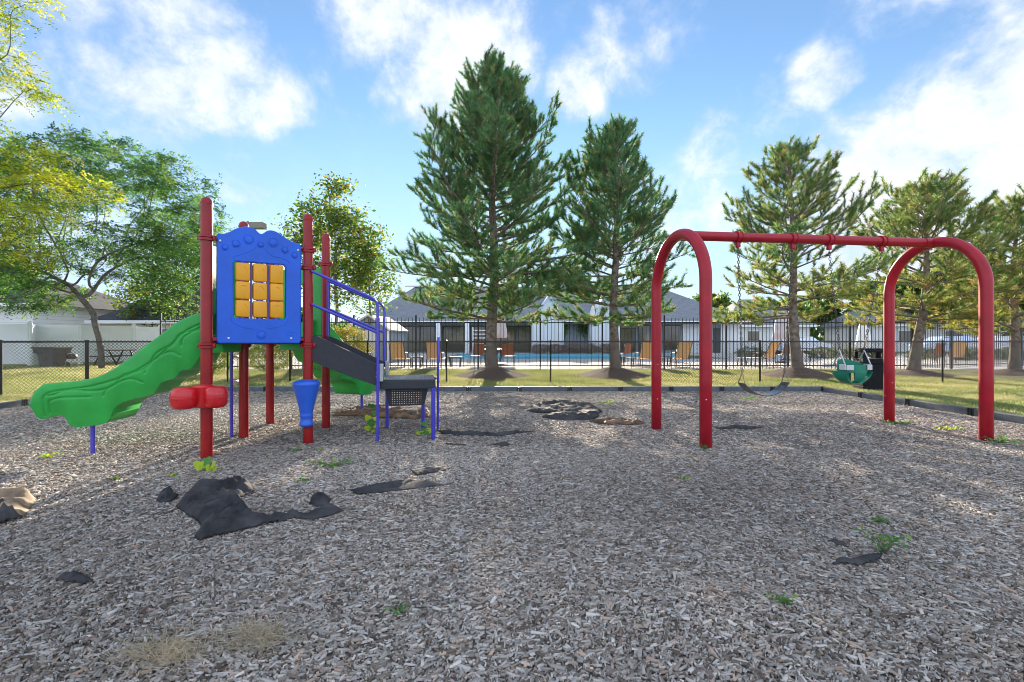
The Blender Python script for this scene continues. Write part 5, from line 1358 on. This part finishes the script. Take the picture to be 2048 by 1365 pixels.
car(1600, 38, .15, (.70, .74, .8), 'pale silver car seen just right of the bent pine trunk'); car(1905, 33, -.2, (.55, .65, .8), 'pale blue car behind the right arch'); car(2010, 31, -.2, (.7, .72, .75), 'light car near the right edge')
house('house', 24, 33, 52, 60, 3.0, 6.2, M['hwhite'], M['roof'], 'white garage block far behind the lilac grey umbrella', hip=3, wins=((26, 27.4, 1.2, 2.4), (29.5, 31, 1.2, 2.4)))
house('house', 38.5, 52, 50, 58, 3.0, 6.0, M['hwhite'], M['roof'], 'white sided house far behind the trash can', hip=3, wins=((41, 42.5, 1.2, 2.4), (46, 48, 1.2, 2.4)))
BB = ([(.10, .12, .06), (.05, .09, .04), (.30, .22, .18), (.18, .2, .1)], [.35, .3, .15, .2])
for i, (px, d, w, lab) in enumerate(((1648, 30, 1.0, 'dark bedding shrub just right of the bent pine trunk'), (1705, 30, .9, 'dark bedding shrub left of the trash can'), (1762, 29, .8, 'dark bedding shrub right behind the trash can'), (1850, 28, 1.0, 'dark bedding shrub behind the rust brown chair on the right'), (1940, 27, 1.1, 'dark bedding shrub right of the far right lounger'), (2020, 27, 1.0, 'dark bedding shrub near the right edge'), (1500, 31, 1.0, 'dark bedding shrub at the right end of the pool'))):
    p = at(px, 700, d); shrub((p.x, d, .42), (w, .5, .42), lab, 120 + i, BB, .12, 1300, 'bedding_shrub')
# far hedge lines as one mass
def far_wood(name, x0, x1, y, h, seed, label):
    global rng
    rng = np.random.default_rng(seed); n = 9000; x = rng.uniform(x0, x1, n); top = h * (.72 + .28 * np.sin(x * .35 + seed) * np.sin(x * .13 + 1) + .12 * np.sin(x * 1.1))
    z = top * rng.uniform(0, 1, n) ** .7; Cc = np.c_[x, y + rng.normal(0, 1.6, n), z]
    V, Fc, col = leaf_quads(Cc, .95, DG[0], DG[1], 1, .7); o = np_mesh(name, V, Fc, M['leaves'], colors=col); tagp(o, label, 'trees', None, 'stuff')
far_wood('far_wood', -75, -14, 62, 6.5, 3, 'far line of trees behind the houses on the left')
far_wood('far_wood', 14, 95, 72, 6.8, 5, 'far line of trees beyond the pool and the cars on the right')

# ------------------------------------------------------------------ landscape fabric scraps
def fabric(px_poly, label, m, h=.05, seed=1, freq=7, res=None, ground=True, name='fabric_scrap', lift=.016):
    P = [gnd(*p) for p in px_poly]; xs_ = [p.x for p in P]; ys_ = [p.y for p in P]
    x0, x1, y0, y1 = min(xs_), max(xs_), min(ys_), max(ys_); res = res or max(.012, (x1 - x0) / 70)
    poly = [(p.x, p.y) for p in P]; A = np.array(poly); Bq = np.roll(A, -1, 0)
    def inside(x, y):
        c = False
        for (xa, ya), (xb, yb) in zip(A, Bq):
            if (ya > y) != (yb > y) and x < (xb - xa) * (y - ya) / (yb - ya) + xa: c = not c
        return c
    def edge(x, y):
        q = np.array([x, y]) - A; d = Bq - A; k = np.clip((q * d).sum(1) / ((d * d).sum(1) + 1e-9), 0, 1); r_ = q - d * k[:, None]; return math.sqrt((r_ * r_).sum(1).min())
    nx = int((x1 - x0) / res) + 2; ny = int((y1 - y0) / res) + 2; idx = {}; vs = []; fs = []
    cx_, cy_ = sum(xs_) / len(xs_), sum(ys_) / len(ys_)
    def vert(i, j):
        if (i, j) in idx: return idx[(i, j)]
        x = x0 + i * res; y = y0 + j * res; e = edge(x, y) if inside(x, y) else 0
        x += mnoise.noise(Vector((x * 30, y * 30, seed))) * res * .5; y += mnoise.noise(Vector((x * 30, y * 30, seed + 9))) * res * .5
        k = min(1, e / .05); wx = mnoise.noise(Vector((x * 4, y * 4, seed))) * .18; wy = mnoise.noise(Vector((x * 4, y * 4, seed + 5))) * .18
        def fold(an, fa, fq, sd):
            p = (x + wx) * math.cos(an) + (y + wy) * math.sin(an); q = -(x + wx) * math.sin(an) + (y + wy) * math.cos(an)
            return max(0, 1 - abs(mnoise.noise(Vector((p * fa, q * fq, sd)))) * 2.6) ** 1.3
        a0 = seed * 1.3; fz = .62 * fold(a0, freq * .3, freq * 1.4, seed) + .34 * fold(a0 + .8, freq * .5, freq * 2.2, seed + 3) + .10 * fold(a0 + 2.0, freq * 1.2, freq * 4.0, seed + 7)
        z = mulch_z(x, y) + lift + h * k ** .7 * (.22 * math.sin(min(1, e / .25) * math.pi / 2) + fz) + mnoise.noise(Vector((x * 60, y * 60, seed))) * .0025
        idx[(i, j)] = len(vs); vs.append((x, y, z)); return idx[(i, j)]
    for i in range(nx):
        for j in range(ny):
            if inside(x0 + (i + .5) * res, y0 + (j + .5) * res): fs.append((vert(i, j), vert(i + 1, j), vert(i + 1, j + 1), vert(i, j + 1)))
    b = MB(); b.add(vs, fs); o = b.build(name, m, sm=True); tagp(o, label, 'fabric scrap', 'torn weed fabric showing in the wood chips')
    sol = o.modifiers.new('t', 'SOLIDIFY'); sol.thickness = .004
    return o
fabric([(352, 1018), (380, 990), (400, 978), (455, 966), (478, 972), (500, 976), (508, 988), (480, 1000), (492, 1022), (515, 1045), (540, 1046), (575, 1036), (560, 1048), (520, 1056), (470, 1068), (430, 1076), (400, 1086), (390, 1080), (404, 1060), (398, 1048), (378, 1038), (366, 1028)], 'largest crumpled heap of black fabric, in front of the twin red drum', M['fabric'], .085, 3, 5.5, res=.011)
fabric([(545, 1046), (575, 1034), (590, 1030), (615, 1034), (640, 1022), (665, 1020), (687, 1032), (660, 1040), (630, 1046), (605, 1044), (585, 1042), (560, 1050)], 'narrow black fabric tail right of the largest heap', M['fabric'], .05, 4, 9)
fabric([(313, 1005), (325, 985), (340, 978), (345, 992), (358, 995), (345, 1006), (325, 1010)], 'small folded black scrap left of the largest heap', M['fabric'], .06, 6, 9)
fabric([(618, 1014), (626, 998), (645, 994), (662, 1006), (655, 1016), (635, 1020)], 'small black fold above the fabric tail', M['fabric'], .05, 7, 12)
fabric([(112, 1172), (130, 1158), (155, 1156), (175, 1166), (188, 1174), (165, 1178), (140, 1176)], 'lone small black scrap at the lower left', M['fabric'], .05, 8, 12)
fabric([(-20, 1000), (10, 992), (35, 1000), (72, 1006), (60, 1022), (45, 1048), (15, 1056), (-20, 1060)], 'tan sun bleached fabric heap at the left edge', M['fabtan'], .10, 9, 5)
fabric([(-20, 1035), (8, 1028), (30, 1036), (44, 1050), (15, 1058), (-20, 1064)], 'black underside of the fabric lying below the tan heap at the left edge', M['fabric'], .10, 19, 7, lift=.03)
fabric([(700, 988), (760, 974), (820, 966), (868, 970), (885, 976), (830, 984), (770, 992), (715, 996)], 'long thin black strip half buried in chips at mid picture', M['fabric'], .025, 10, 8)
fabric([(820, 948), (870, 941), (906, 942), (880, 950), (835, 958)], 'short black strip half buried above the long thin strip', M['fabric'], .02, 11, 9)
fabric([(664, 834), (700, 824), (760, 820), (800, 822), (830, 828), (858, 822), (860, 838), (830, 842), (790, 840), (740, 838), (700, 836)], 'muddy brown and black fabric under the transfer platform', M['fabbrown'], .07, 12, 4)
fabric([(1050, 824), (1070, 814), (1110, 808), (1150, 810), (1185, 816), (1204, 828), (1195, 836), (1150, 834), (1110, 830), (1075, 830)], 'smooth black fabric sheet heaped in the middle behind the strips', M['fabric'], .075, 13, 2.2)
fabric([(1082, 838), (1120, 833), (1165, 832), (1200, 836), (1180, 842), (1130, 843)], 'lower black fold in front of the smooth fabric heap', M['fabric'], .07, 14, 5)
fabric([(1178, 845), (1215, 841), (1250, 843), (1293, 850), (1260, 853), (1205, 850)], 'brown fabric strip leading to the left swing post', M['fabbrown'], .05, 15, 6)
fabric([(875, 862), (920, 866), (980, 868), (1040, 864), (1070, 865), (1035, 869), (985, 873), (930, 873), (885, 870)], 'thin black strip running right from the platform leg', M['fabric'], .04, 16, 6)
fabric([(985, 893), (1005, 889), (1025, 893), (1005, 897)], 'tiny black scrap right of centre below the thin strip', M['fabric'], .03, 17, 12)
fabric([(888, 890), (925, 891), (932, 894), (905, 895)], 'tiny black sliver left of centre below the thin strip', M['fabric'], .02, 18, 12)
fabric([(1662, 1136), (1685, 1122), (1700, 1128), (1730, 1120), (1765, 1116), (1758, 1128), (1720, 1138), (1690, 1134)], 'black fabric fold beside the weed at lower right', M['fabric'], .035, 20, 9)
fabric([(1655, 1086), (1668, 1082), (1690, 1094), (1696, 1102), (1675, 1096)], 'small dark flap left of the weed at lower right', M['fabric'], .02, 21, 12)
fabric([(1418, 851), (1440, 854), (1470, 850), (1500, 852), (1532, 853), (1500, 856), (1465, 855), (1440, 858)], 'thin black root like strip between the arch posts and the belt swing', M['fabric'], .025, 22, 9)

# ------------------------------------------------------------------ weeds, vine leaves, dry tufts
WG = ([(.07, .2, .05), (.12, .28, .06), (.2, .32, .06)], [.4, .4, .2]); WY = ([(.5, .6, .05), (.35, .5, .05), (.12, .3, .06)], [.4, .35, .25])
def weed(px, py, w, h, n, label, pal=WG, size=.03, seed=1, stems=6, name='weed', aspect=.5):
    global rng
    rng = np.random.default_rng(seed); g = gnd(px, py); z0 = mulch_z(g.x, g.y); t = thing(name, (g.x, g.y, z0), label, 'weed'); b = MB(); Cc = []
    for i in range(stems):
        a = rng.uniform(0, 6.28); e = Vector((g.x + math.cos(a) * w * rng.uniform(.3, 1), g.y + math.sin(a) * w * .8 * rng.uniform(.2, 1), z0 + h * rng.uniform(.5, 1)))
        o = Vector((g.x, g.y, z0)); m_ = o.lerp(e, .5) + Vector((0, 0, h * .2)); b.tube([o, m_, e], [.0025, .002, .001], 4, False)
        for k in range(max(1, n // stems)):
            f = rng.uniform(.15, 1); q = (o.lerp(m_, f * 2) if f < .5 else m_.lerp(e, f * 2 - 1)); Cc.append(np.array(q) + rng.normal(0, size * .6, 3) * np.array([1, 1, .6]))
    Cc = np.array(Cc); Cc[:, 2] = np.maximum(Cc[:, 2], z0 + .015)
    V, Fc, col = leaf_quads(Cc, size, pal[0], pal[1], .6, aspect); b.build('stem', M['lbark'], t); np_mesh('leaf', V, Fc, M['leaves'], t, colors=col)
for a in ((1768, 1112, .14, .16, 90, 'feathery green weed right of the black fold at lower right', WG, .03, 1, 8), (1758, 1045, .08, .05, 36, 'small weed above the feathery one at lower right', WG, .028, 2, 5),
          (1563, 1212, .05, .05, 26, 'single green sprout at lower right centre', WG, .03, 3, 5), (795, 1220, .06, .03, 26, 'tiny green sprout at the bottom, left of centre', WG, .026, 4, 5),
          (665, 938, .30, .06, 150, 'low sprawling green weed in the middle of the chips', WG, .03, 5, 16), (585, 908, .18, .03, 50, 'flat green weed left of the blue drum post', WG, .03, 6, 8), (610, 968, .08, .03, 26, 'small green weed above the small black fold', WG, .026, 7, 5),
          (1410, 904, .10, .07, 46, 'green weed at the foot of the front left swing post', WG, .03, 8, 6), (1312, 858, .08, .04, 26, 'yellow weed at the foot of the back left swing post', WY, .03, 9, 5),
          (1795, 850, .28, .06, 120, 'green clump at the foot of the back right swing post', WG, .035, 10, 12), (2000, 888, .35, .06, 130, 'creeping green clump right of the front right swing post', WG, .035, 11, 12), (1900, 862, .3, .03, 70, 'thin yellow green patch between the right swing posts', WY, .03, 12, 10),
          (95, 922, .14, .05, 46, 'yellow weed left of the slide leg', WY, .035, 13, 6), (640, 905, .08, .03, 26, 'yellow leaves right of the blue drum post', WY, .03, 14, 5), (350, 958, .05, .04, 20, 'small yellow weed left of the front red post', WY, .03, 15, 4), (237, 962, .05, .03, 16, 'single yellow leaf plant below the slide leg', WY, .03, 16, 3),
          (840, 868, .22, .06, 80, 'creeping yellow green weed beneath the platform legs', WY, .03, 17, 10), (1365, 965, .07, .03, 22, 'small yellow green weed in the chips right of centre', WY, .028, 18, 4), (1215, 808, .35, .04, 80, 'yellow grassy patch behind the black fabric sheet', WY, .04, 19, 10),
          (1500, 800, .3, .03, 60, 'faint green patch under the belt swing', WG, .035, 21, 8)):
    weed(*a[:6], pal=a[6], size=a[7], seed=a[8], stems=a[9])
def heart_plant(px, py, spots, label, seed):
    """broad heart-shaped leaves on thin stalks; spots: (px, py, size m, yellow?)"""
    g = gnd(px, py); z0 = mulch_z(g.x, g.y); t = thing('vine_seedling', (g.x, g.y, z0), label, 'plant'); rr = random.Random(seed)
    ly = mat('yellow_green_leaf', (.46, .58, .03), .5, .12, 40, trans=.4); lg = mat('mid_green_leaf', (.10, .30, .06), .5, .15, 40, trans=.4)
    for sx, sy, sz, ye in spots:
        c = at(sx, sy, g.y + rr.uniform(-.04, .04)); c.z = max(c.z, z0 + .03); b = MB()
        rot = Matrix.Translation(c) @ Matrix.Rotation(rr.uniform(-.8, .8), 4, 'Z') @ Matrix.Rotation(R(rr.uniform(35, 80)), 4, 'X') @ Matrix.Rotation(rr.uniform(-.5, .5), 4, 'Z')
        sh_ = [(0, -.5), (.28, -.25), (.5, .1), (.48, .35), (.28, .48), (.08, .42), (0, .32), (-.08, .42), (-.28, .48), (-.48, .35), (-.5, .1), (-.28, -.25)]
        vs = [rot @ Vector((x * sz, y * sz, -.12 * sz * abs(x) * 2)) for x, y in sh_] + [rot @ Vector((0, 0, 0))]
        b.add(vs, [(i, (i + 1) % 12, 12) for i in range(12)]); sk = MB(); sk.tube([(g.x, g.y, z0), tuple((Vector((g.x, g.y, z0)) + c) / 2 + Vector((0, 0, .01))), tuple(c)], .0022, 4, False); b.build('leaf', ly if ye else lg, t); sk.build('stalk', lg, t)
heart_plant(410, 945, [(398, 932, .10, 1), (412, 924, .10, 0), (424, 930, .09, 1), (404, 938, .07, 1), (418, 937, .07, 1), (428, 938, .05, 1)], 'yellow green heart leaved seedling at the foot of the front red post', 1)
heart_plant(745, 868, [(743, 812, .10, 0), (748, 826, .08, 0), (735, 836, .09, 1), (752, 838, .08, 1), (741, 846, .10, 0), (750, 852, .08, 1), (736, 857, .09, 1), (745, 862, .07, 1)], 'tall vine with round leaves left of the front handrail', 2)
heart_plant(855, 872, [(850, 848, .09, 0), (846, 858, .08, 0), (860, 862, .07, 1), (852, 868, .07, 0), (838, 868, .06, 1)], 'small round leaved seedling under the right end of the platform', 3)
def tuft(px, py, label, seed, w=.22, n=420):
    global rng
    rng = np.random.default_rng(seed); g = gnd(px, py); z0 = mulch_z(g.x, g.y) + .012; c = np.array([g.x, g.y, z0]); o = c + np.c_[rng.normal(0, w * .35, n), rng.normal(0, w * .22, n), np.zeros(n)]
    a = rng.uniform(0, 6.28, n); L_ = rng.uniform(.05, .16, n); e = o + np.c_[np.cos(a) * L_, np.sin(a) * L_ * .7, rng.uniform(.0, .035, n)]; sd_ = np.c_[-np.sin(a), np.cos(a), 0 * a] * .0011
    m_ = (o + e) / 2 + np.c_[rng.normal(0, .01, (n, 2)), rng.uniform(.004, .02, n)]
    V = np.stack([o - sd_, o + sd_, m_ + sd_, m_ - sd_, e], 1).reshape(-1, 3); b_ = (np.arange(n) * 5)[:, None]
    Fc = np.concatenate([b_ + np.array([[0, 1, 2]]), b_ + np.array([[0, 2, 3]]), b_ + np.array([[3, 2, 4]])]); col = np.array([(.50, .42, .28)]) * rng.uniform(.6, 1.2, n)[:, None]
    o_ = np_mesh('dry_grass_tuft', V, Fc, M['straw'], colors=np.repeat(col, 5, 0)); tagp(o_, label, 'dry grass')
tuft(515, 1275, 'flattened straw coloured grass tuft at the bottom left of centre', 1); tuft(325, 1312, 'flattened straw coloured grass tuft in the lower left corner area', 2, .26)
